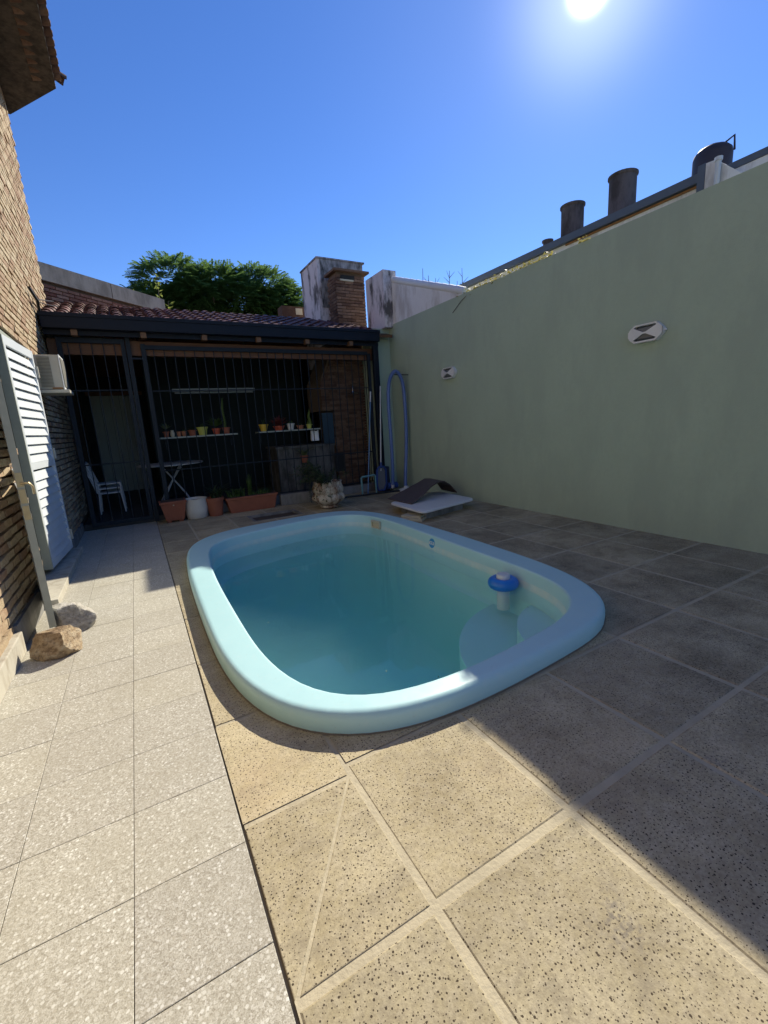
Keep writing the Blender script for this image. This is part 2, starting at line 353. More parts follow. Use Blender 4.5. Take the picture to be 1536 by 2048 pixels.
def polar(pts):
    n = len(pts); D = []
    for i in range(n):
        p0, p1, p2, p3 = (Vector(pts[(i+k-1) % n]) for k in range(4))
        for t in (j/12 for j in range(12)):
            q = .5*((2*p1)+(-p0+p2)*t+(2*p0-5*p1+4*p2-p3)*t*t+(-p0+3*p1-3*p2+p3)*t**3)
            D.append((math.atan2(q.y-PC[1], q.x-PC[0]), math.hypot(q.x-PC[0], q.y-PC[1])))
    D.sort(); D = [(D[-1][0]-2*math.pi, D[-1][1])]+D+[(D[0][0]+2*math.pi, D[0][1])]
    res = []; j = 0
    for k in range(NA):
        a = -math.pi+2*math.pi*k/NA
        j = 0
        while D[j+1][0] < a: j += 1
        t = (a-D[j][0])/max(1e-9, D[j+1][0]-D[j][0]); res.append(D[j][1]*(1-t)+D[j+1][1]*t)
    for _ in range(3): res = [(res[k-1]+2*res[k]+res[(k+1) % NA])/4 for k in range(NA)]
    return res
RO, RI = polar(OUT), polar(INN)
def ring(k, f, off=0):       # f = 0 outer, 1 inner
    a = -math.pi+2*math.pi*k/NA; r = RO[k]*(1-f)+RI[k]*f+off
    return PC[0]+r*math.cos(a), PC[1]+r*math.sin(a)
def in_pool(x, y, inset=.09):
    a = math.atan2(y-PC[1], x-PC[0]); k = (a+math.pi)/(2*math.pi)*NA; i = int(k) % NA; t = k-int(k)
    return math.hypot(x-PC[0], y-PC[1]) < RO[i]*(1-t)+RO[(i+1) % NA]*t-inset

# ------------------------------------------------------------------ ground, bed, terrace
HATCH = (1.67, 2.57, 7.78, 8.36)
g = MB()
def rects_minus(x0, x1, y0, y1, h):
    a, b, c, d = h; a, b, c, d = max(a, x0), min(b, x1), max(c, y0), min(d, y1)
    if a >= b or c >= d: return [(x0, x1, y0, y1)]
    o = []
    if x0 < a: o.append((x0, a, y0, y1))
    if b < x1: o.append((b, x1, y0, y1))
    if y0 < c: o.append((a, b, y0, c))
    if d < y1: o.append((a, b, d, y1))
    return o
for (x0, x1, y0, y1) in rects_minus(-600, 600, -600, 600, (-1.1, 5.7, -2.0, 9.3)):
    g.add([(x0,y0,-.05),(x1,y0,-.05),(x1,y1,-.05),(x0,y1,-.05)], [(0,1,2,3)])
tag(part('ground', g, 'earth'), kind='structure')
def holed(mb, x0, x1, y0, y1, z, step=.05, inset=.09):
    nx, ny = max(1, round((x1-x0)/step)), max(1, round((y1-y0)/step)); o = {}
    def vid(i, j):
        if (i, j) not in o: o[(i, j)] = len(mb.v); mb.v.append((x0+(x1-x0)*i/nx, y0+(y1-y0)*j/ny, z))
        return o[(i, j)]
    for i in range(nx):
        for j in range(ny):
            if all(in_pool(x0+(x1-x0)*(i+a)/nx, y0+(y1-y0)*(j+b)/ny, inset) for a in (0, 1) for b in (0, 1)): continue
            mb.f.append((vid(i, j), vid(i+1, j), vid(i+1, j+1), vid(i, j+1)))
bed = MB()
for (x0, x1, y0, y1) in ((.158, 5.7, -2, 1.5), (.158, 5.7, 7.3, 9.3)):
    for r in rects_minus(x0, x1, y0, y1, HATCH): bed.add([(r[0],r[2],-.003),(r[1],r[2],-.003),(r[1],r[3],-.003),(r[0],r[3],-.003)], [(0,1,2,3)])
holed(bed, .158, 5.7, 1.5, 7.3, -.003, .07)
terr = tag(part('terrace', bed, 'mortar'), kind='structure')
wb = MB().add([(-1.1,-2,-.013),(.168,-2,-.013),(.168,9.3,-.013),(-1.1,9.3,-.013)], [(0,1,2,3)])
walk = tag(part('walkway', wb, 'gap'), kind='structure')
def slab(mb, x0, x1, y0, y1, z, h=.03, ch=.006, jit=0):   # paving piece with worn bevelled rim
    j = lambda: rnd(-jit, jit)
    c = [(x0+j(), y0+j()), (x1+j(), y0+j()), (x1+j(), y1+j()), (x0+j(), y1+j())]
    cx, cy = sum(p[0] for p in c)/4, sum(p[1] for p in c)/4
    def sh(p, d): return (p[0]-d*(1 if p[0] > cx else -1), p[1]-d*(1 if p[1] > cy else -1))
    dz = [rnd(-.0006, .0006) for _ in range(4)]
    V = [(p[0], p[1], z-h) for p in c]+[(p[0], p[1], z-ch*.6+dz[i]) for i, p in enumerate(c)]+[(*sh(p, ch), z+dz[i]) for i, p in enumerate(c)]
    mb.add(V, [(0,1,5,4),(1,2,6,5),(2,3,7,6),(3,0,4,7),(4,5,9,8),(5,6,10,9),(6,7,11,10),(7,4,8,11),(8,9,10,11)])
XT = [-1.03, -.635, -.242, .148]
yt = 1.558-.4*6
while yt < 9.2:
    for i in range(3):
        s_ = MB(); slab(s_, XT[i]+.0012, XT[i+1]-.0012, yt+.0012, min(yt+.4, 9.25)-.0012, rnd(-.0004, .0008), .012, .0016); part('tile', s_, 'terrazzo', walk)
    yt += .4
XS = [.158, .645, 1.326, 2.035, 2.79, 3.55, 4.24, 4.95, 5.64]
YS = [-1.85, -1.15, -.45, .25, .967, 1.70, 2.47, 3.24, 4.03, 4.75, 5.5, 6.22, 6.95, 7.7, 8.45, 9.25]
YS0 = [-1.2, -.45, .25, .967, 1.63, 2.35, 3.1, 4.0, 4.95, 5.7, 6.5, 7.2, 7.9, 8.6, 9.25]
for i in range(8):
    ys = YS0 if i == 0 else YS
    for j in range(len(ys)-1):
        J = .0125
        x0, x1, y0, y1 = XS[i]+(J if i else rnd(-.004, .004)), XS[i+1]-J, ys[j]+J+rnd(-.003, .003), ys[j+1]-J+rnd(-.003, .003)
        ins = [in_pool(x0+(x1-x0)*a/12, y0+(y1-y0)*b/12) for a in range(13) for b in range(13)]
        if all(ins): continue
        s_ = MB(); z = rnd(0, .0015)
        if any(ins): holed(s_, x0, x1, y0, y1, z, .03)
        else:
            for r in rects_minus(x0, x1, y0, y1, (HATCH[0]-.02, HATCH[1]+.02, HATCH[2]-.02, HATCH[3]+.02)):
                if r[1]-r[0] > .03 and r[3]-r[2] > .03: slab(s_, *r, z, .016, .009, .004)
        if i == 0 and j == 3:
            for tri in ([(x0, y0), (x1-.016, y1), (x0, y1)], [(x0+.016, y0), (x1, y0), (x1, y1)]): part('paving_slab', MB().prism([(*p, -.016) for p in tri], (0, 0, .0165)), 'paver', terr, bevel=.003)
            continue
        if s_.f: part('paving_slab', s_, 'paver', terr)
# sunken inspection hatch in the terrace
h = thing('floor_hatch', (2.12, 8.07, -.03), 'shallow sunken rectangular hatch in the paving in front of the long planter', 'hatch')
f_ = MB(); a, b, c, d = HATCH
for q in ((a-.02,b+.02,c-.02,c+.03),(a-.02,b+.02,d-.03,d+.02),(a-.02,a+.03,c+.03,d-.03),(b-.03,b+.02,c+.03,d-.03)): f_.box(*q, -.06, -.002)
part('rim', f_, 'concrete', h); part('cover', MB().box(a+.03, b-.03, c+.03, d-.03, -.07, -.045), 'bark', h)

# ------------------------------------------------------------------ pool
pool = thing('swimming_pool', (PC[0], PC[1], 0), 'light blue fibreglass pool with rounded corners and wide raised coping', 'pool')
prof = [(0,-.006,-.03),(0,0,.0),(0,.004,.035),(0,.002,.08),(0,-.006,.101),(0,-.02,.115),(0,-.038,.1208),(0,-.05,.122),(0,-.058,.1222),(.5,0,.1225),(1,.03,.122),(1,.024,.1218),(1,.013,.1195),(1,.004,.112),(1,0,.10),(1,-.002,.08),(1,-.01,.02),(1,-.02,-.06),(1,-.035,-.2)]
sh = MB()
for f, o, z in prof:
    for k in range(NA): x, y = ring(k, f, o); sh.v.append((x, y, z))
for i in range(len(prof)-1):
    for k in range(NA): sh.f.append((i*NA+k, (i+1)*NA+k, (i+1)*NA+(k+1) % NA, i*NA+(k+1) % NA))
part('coping', sh, 'gel', pool, True)
ba = MB(); bp_ = [(1,-.035,-.2),(1,-.05,-.32),(1,-.09,-.36),(1,-.13,-.38),(1,-.17,-.75),(1,-.24,-1.1),(1,-.4,-1.22),(1,-.7,-1.25)]
for f, o, z in bp_:
    for k in range(NA): x, y = ring(k, f, o); ba.v.append((x, y, z))
for i in range(len(bp_)-1):
    for k in range(NA): ba.f.append((i*NA+k, (i+1)*NA+k, (i+1)*NA+(k+1) % NA, i*NA+(k+1) % NA))
ba.f.append(tuple((len(bp_)-1)*NA+k for k in range(NA)))
part('basin', ba, 'gelfloor', pool, True)
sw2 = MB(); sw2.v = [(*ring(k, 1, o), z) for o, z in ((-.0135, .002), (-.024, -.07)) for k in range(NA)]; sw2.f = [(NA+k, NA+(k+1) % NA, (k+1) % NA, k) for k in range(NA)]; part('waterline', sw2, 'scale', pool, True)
se = MB(); se.v = [(*ring(k, 0, o), z) for o, z in ((-.02, .009), (.012, .0035)) for k in range(NA)]; se.f = [(k, (k+1) % NA, NA+(k+1) % NA, NA+k) for k in range(NA)]; part('sealant', se, 'gap', pool)
st = MB(); sc_ = (3.2, 2.0)   # rounded corner seat under water, near right
for rr, zz in ((1.25, -.36), (.75, -.20)):
    n = 20; ang = [R(88+ (184-88)*k/n) for k in range(n+1)]
    P = [(sc_[0]-.02, sc_[1]+.02)]+[(sc_[0]+rr*math.cos(q), sc_[1]+rr*math.sin(q)) for q in ang]
    P = [(min(x, 3.16), max(y, 1.9), zz) for x, y in P]
    st.prism(P[::1], (0, 0, -.9))
part('corner_step', st, 'gelfloor', pool)
sk = MB(); c = Vector((3.155, 5.97, .015)); u_ = Vector((-.12, .99, 0)).normalized(); n_ = Vector((-.99, -.12, 0))
sk.obox(c+Vector((0,0,.045)), u_*.115, n_*.02, Vector((0,0,.012))); sk.obox(c-Vector((0,0,.055)), u_*.115, n_*.02, Vector((0,0,.010)))
for s in (-1, 1): sk.obox(c+u_*.105*s-Vector((0,0,.004)), u_*.012, n_*.02, Vector((0,0,.045)))
sk.obox(c-n_*.012-Vector((0,0,.004)), u_*.1, n_*.004, Vector((0,0,.045)))
skim = part('skimmer_mouth', sk, 'cream', pool, bevel=.004)
bd = MB(); bc = Vector((3.178, 4.47, .022)); bn = Vector((-1, 0, .12)).normalized(); bu = Vector((0, -1, 0)); bw = bn.cross(bu)
if bw.z < 0: bw = -bw
bd.prism([bc+(bu*math.cos(k*math.pi/14)+bw*math.sin(k*math.pi/14))*.062 for k in range(28)][::1], bn*.012)
badge = part('maker_badge', bd, 'badge', pool)
tx = bpy.data.curves.new('badge_lettering', 'FONT'); tx.body = 'iGUi'; tx.size = .06; tx.align_x = 'CENTER'; tx.align_y = 'CENTER'; tx.extrude = .0015; tx.offset = .0012
tmp_ = bpy.data.objects.new('badge_lettering', tx); COL.objects.link(tmp_)
me_ = bpy.data.meshes.new_from_object(tmp_.evaluated_get(bpy.context.evaluated_depsgraph_get())); bpy.data.objects.remove(tmp_)
me_.materials.clear(); me_.materials.append(M['white']); to = bpy.data.objects.new('badge_lettering', me_); COL.objects.link(to)
mt = Matrix((bu, bw, bu.cross(bw))).transposed().to_4x4(); mt.translation = bc+bn*.0145
to.parent = badge; to.matrix_parent_inverse = Matrix.Translation(-woff(badge)); to.matrix_basis = mt
wt = MB(); wz = (-.045, -1.35)
for z in wz:
    for k in range(NA): x, y = ring(k, 1, .06); wt.v.append((x, y, z))
wt.f = [tuple(range(NA-1, -1, -1))[::-1], tuple(range(NA, 2*NA))[::-1]]+[(k, NA+k, NA+(k+1) % NA, (k+1) % NA) for k in range(NA)]
tag(part('pool_water', wt, 'water'), kind='structure')
db = MB()
for x, y in ((1.25, 2.35), (1.5, 2.1), (.78, 3.6), (1.0, 5.1), (2.2, 3.3), (2.75, 2.5), (1.9, 4.6), (2.6, 5.4), (1.35, 3.9)):
    leaf(db, Vector((x, y, -.043)), Vector((rnd(-1, 1), rnd(-1, 1), 0)), Vector((0, 0, 1)), rnd(.015, .03), .010)
tag(part('floating_flecks', db, 'leafpale'), 'tiny pale leaf flecks floating on the pool water', 'debris', kind='stuff')
# floating chlorine dispenser
fl = thing('floating_dispenser', (2.97, 3.0, -.045), 'round blue floating chlorine dispenser with white cap in the pool', 'dispenser')
pr = [(.093+.057*math.cos(a), .02+.057*math.sin(a)) for a in [k*2*math.pi/16 for k in range(17)]]
rg = MB(); N = 32
for r_, z in pr[:-1]:
    for k in range(N): rg.v.append((2.97+r_*math.cos(k*2*math.pi/N), 3.0+r_*math.sin(k*2*math.pi/N), -.045+z))
for i in range(16):
    for k in range(N): rg.f.append((i*N+k, i*N+(k+1) % N, ((i+1) % 16)*N+(k+1) % N, ((i+1) % 16)*N+k))
part('float_ring', rg, 'blueplastic', fl, True)
part('cap', MB().lathe((2.97, 3.0, -.045), [(.05,.02),(.066,.05),(.066,.10),(.058,.112),(.0001,.115)], 24), 'whiteplastic', fl, True)
part('canister', MB().lathe((2.97, 3.0, -.045), [(.045,-.26),(.062,-.25),(.062,.0),(.05,.01)], 20), 'whiteplastic', fl, True)

# ------------------------------------------------------------------ green garden wall on the right
gw = thing('garden_wall', (5.72, 4, 0), 'tall green plastered boundary wall along the right side of the pool', 'wall')
gm = MB().box(5.62, 5.82, -4, 14.7, -.02, 3.81); part('wall', gm, 'green', gw)
part('pier', MB().box(5.16, 5.62, 9.36, 9.9, 0, 3.74), 'green', gw)
uw = thing('upper_party_wall', (5.72, 9.3, 3.81), 'white peeling wall stub and sloping white wall above the far end of the green wall', 'wall')
part('stub', MB().box(5.42, 5.76, 9.16, 10.0, 3.742, 4.96), 'whitewash', uw)
part('sloping_wall', MB().prism([(5.64,9.157,3.812),(5.64,6.75,3.812),(5.64,6.75,3.83),(5.64,9.157,4.70)], (.15,0,0)), 'whitewall', uw)
n = 11
for k in range(n):
    y0, y1 = 9.12-(9.12-6.72)*k/n, 9.12-(9.12-6.72)*(k+1)/n-.03
    z0, z1 = 4.70-(4.70-3.83)*k/n, 4.70-(4.70-3.83)*(k+1)/n
    part('coping_tile', MB().tube([(5.70, y0, z0+.045), (5.70, y1, z1+.035)], [.085, .074], 10), 'white', uw, True)
def lamp(y, label):
    L = thing('bulkhead_lamp', (5.62, y, 2.475), label, 'lamp', 'bulkhead lamps on the green wall')
    def oct(a, b, c): return [(y+s1*q[0], 2.475+s2*q[1]) for q, s1, s2 in (((a-c, b),1,1),((a, b-c),1,1),((a, b-c),1,-1),((a-c, b),1,-1),((a-c, b),-1,-1),((a, b-c),-1,-1),((a, b-c),-1,1),((a-c, b),-1,1))]
    O, I = oct(.205, .105, .075), oct(.185, .085, .066)
    rim = MB()
    for xo in (5.619, 5.545):
        rim.add([(xo, p[0], p[1]) for p in O]+[(xo+.002, p[0], p[1]) for p in I], [(i, (i+1) % 8, 8+(i+1) % 8, 8+i) for i in range(8)])
    rim.add([(5.619, *p) for p in O]+[(5.555, *p) for p in O], [(i, (i+1) % 8, 8+(i+1) % 8, 8+i) for i in range(8)])
    rim.add([(5.621, *p) for p in I]+[(5.557, *p) for p in I], [(8+i, 8+(i+1) % 8, (i+1) % 8, i) for i in range(8)])
    part('rim', rim, 'white', L)
    part('lens', MB().add([(5.60, *p) for p in I]+[(5.555, y+(p[0]-y)*.7, 2.475+(p[1]-2.475)*.7) for p in I], [tuple(range(15, 7, -1))]+[(i, (i+1) % 8, 8+(i+1) % 8, 8+i) for i in range(8)]), 'glass', L)
    for s in (-1, 1):
        b = MB(); zc = 2.475
        P = [(y+s*.192, zc+.05), (y+s*.158, zc+.082), (y+s*.02, zc+.011), (y+s*.02, zc-.011), (y+s*.158, zc-.082), (y+s*.192, zc-.05)]
        X = [5.545, 5.543, 5.530, 5.530, 5.543, 5.545]
        b.add([(X[i], *P[i]) for i in range(6)]+[(X[i]+.012, *P[i]) for i in range(6)], [tuple(range(6)), tuple(range(11, 5, -1))]+[(i, (i+1) % 6, 6+(i+1) % 6, 6+i) for i in range(6)])
        part('guard_plate', b, 'white', L)
        part('mounting_ear', MB().lathe((5.60, y+s*.213, 2.475), [(.014,-.012),(.016,0),(.014,.012)], 10), 'white', L)
    part('guard_bar', MB().box(5.529, 5.541, y-.03, y+.03, 2.465, 2.485), 'white', L)
lamp(3.25, 'nearer white oval bulkhead lamp on the bare middle of the green wall')
lamp(7.09, 'farther white oval bulkhead lamp on the green wall beside the blue hose')
cr = thing('creeper', (5.7, 5.6, 3.81), 'yellow-green creeper straggling along the top of the green wall', 'plant')
cm, cs = MB(), MB()
for k in range(520):
    y = 4.75+2.1*(random.random()**1.3); 
    if random.random() < .12: y = rnd(4.12, 4.3)
    h_ = rnd(0, .09)*(1 if y > 4.4 else .8); leaf(cm, Vector((rnd(5.60, 5.80), y, 3.80+h_*rnd(.2, 1)-(rnd(0, .22) if y > 6.4 and random.random() < .3 else 0))), rdir(-.3), Vector((0,0,1)), rnd(.03, .065), rnd(.025, .045))
cs.tube([(5.6, 6.95, 3.55), (5.605, 6.7, 3.7), (5.65, 6.4, 3.83), (5.7, 5.6, 3.83), (5.72, 4.8, 3.825)], .006, 5)
part('foliage', cm, 'creep', cr); part('stem', cs, 'bark', cr)

# ------------------------------------------------------------------ brick house on the left
XW = -1.03
hs_ = thing('brick_house', (XW, 6, 0), 'two storey tan brick house on the left with deep tiled eaves', 'house')
DY0, DY1, DZ0, DZ1 = 5.62, 7.40, .08, 2.80
w = MB()
w.box(-1.35, XW-.028, -4, DY0, 0, 7.4); w.box(-1.35, XW-.028, DY1, 10.78, 0, 7.4); w.box(-1.35, XW-.028, DY0, DY1, DZ1, 7.4); w.box(-1.35, XW-.028, DY0, DY1, -.02, .03)
w.box(-1.35, XW-.028, 10.78, 14.6, 0, 4.0)
part('wall', w, 'brickgap', hs_)
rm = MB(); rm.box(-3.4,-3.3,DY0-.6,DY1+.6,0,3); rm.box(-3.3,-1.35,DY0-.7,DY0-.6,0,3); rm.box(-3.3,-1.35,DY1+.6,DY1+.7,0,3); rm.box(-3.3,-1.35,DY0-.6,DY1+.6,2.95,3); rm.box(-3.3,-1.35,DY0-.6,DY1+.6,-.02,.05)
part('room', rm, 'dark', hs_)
fr = MB(); fr.box(-1.16,-1.05,DY0,DY0+.05,.03,DZ1); fr.box(-1.16,-1.05,DY1-.05,DY1,.03,DZ1); fr.box(-1.16,-1.05,DY0+.05,DY1-.05,DZ1-.05,DZ1)
part('door_frame', fr, 'alu', hs_)
part('door_sill', MB().box(-1.30, -.885, 5.16, 7.6, -.005, .072), 'plinth', hs_, bevel=.006)
pl = MB(); pl.box(-1.06, -.975, -3, 4.16, 0, .175); part('plinth', pl, 'plinth', hs_, bevel=.008)
part('plinth', MB().box(-1.06, -1.0, 4.16, 5.155, 0, .22), 'concrete', hs_); part('plinth', MB().box(-1.06, -1.0, 7.61, 9.2, 0, .16), 'concrete', hs_)
BL, BH, CO = .255, .062, .083
variants = []
for k in range(5):
    b = MB(); j = lambda q: rnd(-q, q)
    x0, x1, y0, y1, z0, z1 = -.03, 0, -BL/2+.008, BL/2-.008, -BH/2, BH/2
    b.box(x0, x1, y0, y1, z0, z1); b.v = [(x+(j(.006) if x > x0 else 0), y+j(.006), z+j(.004)) for x, y, z in b.v]; variants.append(mesh(b, 'brick', 'brick'))
cand = []
for row in range(int(7.4/CO)):
    z = .20+row*CO
    if z > 7.36: break
    off = (row % 2)*BL/2
    y = -.5+off
    while y < 10.72:
        blocked = DY0-.02 < y+BL/2 and y-BL/2 < DY1+.02 and z < DZ1+.03
        y0, y1 = y-BL/2, y+BL/2
        if blocked:
            if y0 < DY0-.08 and y1 > DY0: cand.append((z, (y0+DY0-.01)/2, DY0-.01-y0))
            elif y1 > DY1+.08 and y0 < DY1: cand.append((z, (y1+DY1+.01)/2, y1-DY1-.01))
        else: cand.append((z, y, BL))
        y += BL
def jitz(): return rnd(-.004, .010)
vis = sorted([c for c in cand if in_view((XW, c[1], c[0]), .02) and not (c[1] > 9.0 and c[0] < 3.9)], key=lambda c: (Vector((XW, c[1], c[0]))-CAMP).length)
near = set(vis[:300]); rest = MB()
for c in cand:
    xj = jitz() if c[0] < 3 else rnd(-.003, .005)
    if c in near:
        o = link('brick', random.choice(variants), hs_, (XW+xj, c[1], c[0]))
        if c[2] < BL-.01: o.scale = (1, c[2]/BL, 1)
    else:
        z, y, L = c; k = random.choice(variants); rest.add([(XW+xj+v.co.x, y+v.co.y*L/BL, z+v.co.z) for v in k.vertices], [tuple(p.vertices) for p in k.polygons])
tag(part('brickwork', rest, 'brick', hs_), kind='stuff')
# eaves
ZE = 7.36
ev = MB().prism([(-1.6, -4, ZE), (-.24, -4, ZE), (-.24, 9.95, ZE), (-1.03, 10.98, ZE), (-1.6, 10.98, ZE)], (0, 0, .10)); part('soffit', ev, 'soffit', hs_)
tm = MB(); n = 8
tm.v = []; 
for y in (0, .42):
    r = .085 if y == 0 else .07
    for q in (r, r-.016):
        for k in range(n+1): a = math.pi*k/n; tm.v.append((y, q*math.cos(a), q*math.sin(a)))
def strip(a, b): return [(a+k, a+k+1, b+k+1, b+k) for k in range(n)]
tm.f = strip(0, 18)+strip(27, 9)+strip(9, 0)+strip(18, 27)
tile_e = mesh(tm, 'roof_tile', 'rooftile2', True)
for k in range(22):
    o = link('roof_tile', tile_e, hs_, (-.16, 5.85+k*.185, ZE+.11)); o.rotation_euler = (0, R(-18), R(180))
    o = link('roof_tile', tile_e, hs_, (-.16, 5.94+k*.185, ZE+.16)); o.rotation_euler = (R(180), R(18), R(180))
for k in range(6):
    t = k/5; p = Vector((-.24-.79*t, 9.95+1.03*t, ZE+.10)); o = link('roof_tile', tile_e, hs_, p+Vector((.02, .05, .02))); o.rotation_euler = (0, R(-12), R(-90-37))
o = link('hip_tile', tile_e, hs_, (-.10, 9.98, ZE+.14)); o.rotation_euler = (0, R(-15), R(-180+20)); o.scale = (1, 1.25, 1.25)
tag(part('roof_slope', MB().prism([(-.22, -4, ZE+.12), (-.22, 9.9, ZE+.12), (-2.2, 11, ZE+.9), (-2.2, -4, ZE+.9)], (0, 0, .05)), 'rooftile2', hs_))
# shutters (louvred leaves)
def shutter(hinge, free, z0, z1, out, tilt, label):
    hx, hy = hinge; fx, fy = free; u = Vector((fx-hx, fy-hy, 0)); Wd = u.length; u.normalize(); n = Vector((-u.y, u.x, 0))
    if n.dot(Vector(out)) < 0: n = -n
    Z = Vector((0, 0, 1)); H = Vector((hx, hy, 0))
    b = MB(); sw = .055
    for t in (sw/2, Wd-sw/2): b.obox(H+u*t+Z*(z0+z1)/2, u*sw/2, n*.02, Z*(z1-z0)/2)
    for z, hh in ((z0+.05, .05), (z1-.05, .05), (z0+(z1-z0)*.46, .045)): b.obox(H+u*Wd/2+Z*z, u*(Wd/2-sw), n*.018, Z*hh)
    s = part('shutter_leaf', b, 'shutter', hs_, bevel=.003); s['label'] = label
    z = z0+.10+.045; me = None
    while z < z1-.12:
        if abs(z-(z0+(z1-z0)*.46)) > .085:
            a = Z*math.cos(tilt)-n*math.sin(tilt); w_ = n*math.cos(tilt)+Z*math.sin(tilt)
            part('louvre_slat', MB().obox(H+u*Wd/2+Z*z, u*(Wd/2-sw-.001), w_*.004, a*.056), 'shutter', s)
        z += .105
    return s, H, u, n
A, H, u, n = shutter((-1.085, 5.60), (-.81, 4.30), .10, 2.78, (1, .2, 0), R(17), 'near louvred leaf swung back towards the viewer, edge on')
e = MB(); Z = Vector((0, 0, 1)); fe = H+u*1.328
e.obox(fe+Z*1.44+u*.006, u*.006, n*.024, Z*1.34); part('edge_strip', e, 'alu', A)
for dz in (1.33, 1.20, 1.07): part('lock_plate', MB().obox(fe+Z*dz+u*.014, u*.003, n*.02, Z*.055), 'brass', A)
part('handle', MB().tube([fe+Z*1.30+u*.02, fe+Z*1.30+u*.03+n*.05, fe+Z*1.27+u*.03+n*.07, fe+Z*1.21+u*.03+n*.07], .009, 6), 'brass', A, True)
B_, H, u, n = shutter((-.985, 7.36), (-1.07, 6.26), .13, 2.76, (1, 0, 0), R(17), 'far louvred leaf standing half closed in the doorway')
e = MB(); fe = H+u*1.103; e.obox(fe+Z*1.445+u*.012-n*.022, u*.012, n*.042, Z*1.315); part('edge_strip', e, 'alu', B_)
for dz in (.32, 1.45, 2.5): part('hinge', MB().tube([H+Z*(dz-.07)+n*.03, H+Z*(dz+.07)+n*.03], .018, 8), 'acbody', B_, True)

# ------------------------------------------------------------------ air conditioner
ac = thing('air_conditioner', (-.9, 7.85, 2.3), 'beige window air conditioner jutting from the brick wall above the shutters', 'air conditioner')
part('body', MB().box(-1.05, -.735, 7.66, 8.10, 2.315, 2.77), 'acbody', ac, bevel=.008)
gb = MB()
for k in range(22): gb.box(-.975, -.835, 7.648, 7.662, 2.345+k*.0185, 2.352+k*.0185)
part('side_grille', gb, 'acgrey', ac)
part('front_frame', MB().box(-.733, -.722, 7.655, 8.105, 2.31, 2.775), 'white', ac); part('front_panel', MB().box(-.720, -.712, 7.69, 8.07, 2.35, 2.74), 'acgrey', ac)
part('support_tray', MB().box(-1.05, -.67, 7.62, 8.12, 2.262, 2.306), 'acbody', ac, bevel=.004)
part('rust_streak', MB().box(-.86, -.745, 7.652, 7.66, 2.316, 2.338), 'rust', ac)

# ------------------------------------------------------------------ two stones by the shutter
def rock(c, s, rz, seed, mat, name, label):
    import bmesh
    bm = bmesh.new(); bmesh.ops.create_icosphere(bm, subdivisions=4, radius=1)
    rs = random.Random(seed); planes = [Vector((0, 0, 1))]+[Vector((rs.uniform(-1, 1), rs.uniform(-1, 1), rs.uniform(-.35, .6))).normalized() for _ in range(10)]
    dd = [.60]+[rs.uniform(.52, .74) for _ in range(10)]
    for v in bm.verts:
        p = v.co.copy()
        for q, d in zip(planes, dd):
            k = p.dot(q)
            if k > d: p -= q*(k-d)*.985
        p += p.normalized()*(noise.noise(p*2.3+Vector((seed, 0, 0)))*.08+noise.noise(p*7)*.03)
        p.z = max(p.z, -.55)
        v.co = Vector((p.x*s[0], p.y*s[1], (p.z+.55)*s[2]))
    me = bpy.data.meshes.new(name); bm.to_mesh(me); bm.free(); me.materials.append(M[mat])
    me.polygons.foreach_set('use_smooth', [True]*len(me.polygons)); me.set_sharp_from_angle(angle=R(24))
    o = link(name, me, None, c); o.rotation_euler = (0, 0, rz); tag(o, label, 'stone', 'stones holding the shutter')
rock((-.755, 3.985, 0), (.20, .165, .165), R(-14), 3, 'rock1', 'stone', 'brown angular stone nearer the viewer on the pale tiles')
rock((-.70, 4.43, 0), (.185, .18, .205), R(-22), 12, 'rock2', 'stone', 'grey angular stone touching the foot of the open shutter')

# ------------------------------------------------------------------ pavilion at the back
pv = thing('barbecue_pavilion', (2, 10, 0), 'dark open fronted pavilion with tiled roof across the back of the yard', 'pavilion')
part('gutter', MB().box(-1.0, 5.12, 8.93, 9.06, 3.375, 3.56), 'gutter', pv, bevel=.012)
part('gutter_lip', MB().box(-1.01, 5.13, 8.915, 8.94, 3.55, 3.612), 'gutter', pv, bevel=.006)
part('downpipe', MB().box(5.02, 5.15, 9.08, 9.18, .05, 3.42), 'gutter', pv, bevel=.01)
part('fascia', MB().box(-1.0, 5.15, 9.075, 9.10, 3.30, 3.58), 'gutter', pv)
for k in range(6):
    part('rafter', MB().prism([(-.62+k*1.0, 9.12, 3.36), (-.62+k*1.0, 11.3, 4.04), (-.62+k*1.0, 11.3, 4.14), (-.62+k*1.0, 9.12, 3.47)], (.085, 0, 0)), 'wood', pv)
    part('rafter_end', MB().box(-.62+k*1.0, -.535+k*1.0, 9.0655, 9.072, 3.285, 3.37) if 0 else MB().box(-.622+k*1.0, -.533+k*1.0, 8.98, 9.115, 3.28, 3.37), 'woodlight', pv)
part('beam', MB().box(-1.0, 5.1, 9.30, 9.42, 3.03, 3.275), 'wood', pv)
sl_ = MB().prism([(-1.05, 9.1, 3.50), (-1.05, 11.3, 4.20), (-1.05, 14.7, 3.2), (-1.05, 14.7, 3.26), (-1.05, 11.3, 4.26), (-1.05, 9.1, 3.56)], (6.6, 0, 0)); part('roof_deck', sl_, 'wood', pv)
tmb = MB(); n = 7
for y, r, z in ((0, .10, 0), (.40, .086, .0)):
    for q in (r, r-.014):
        for k in range(n+1): a = math.pi*k/n; tmb.v.append((q*math.cos(a), y, z+q*math.sin(a)*.8))
def strip7(a, b): return [(a+k, a+k+1, b+k+1, b+k) for k in range(n)]
tmb.f = strip7(16, 0)+strip7(8, 24)+strip7(0, 8)+strip7(24, 16)
tile_p = mesh(tmb, 'roof_tile', 'roof', True)
slope = math.atan2(.70, 2.2); ncol = 31; under = MB()
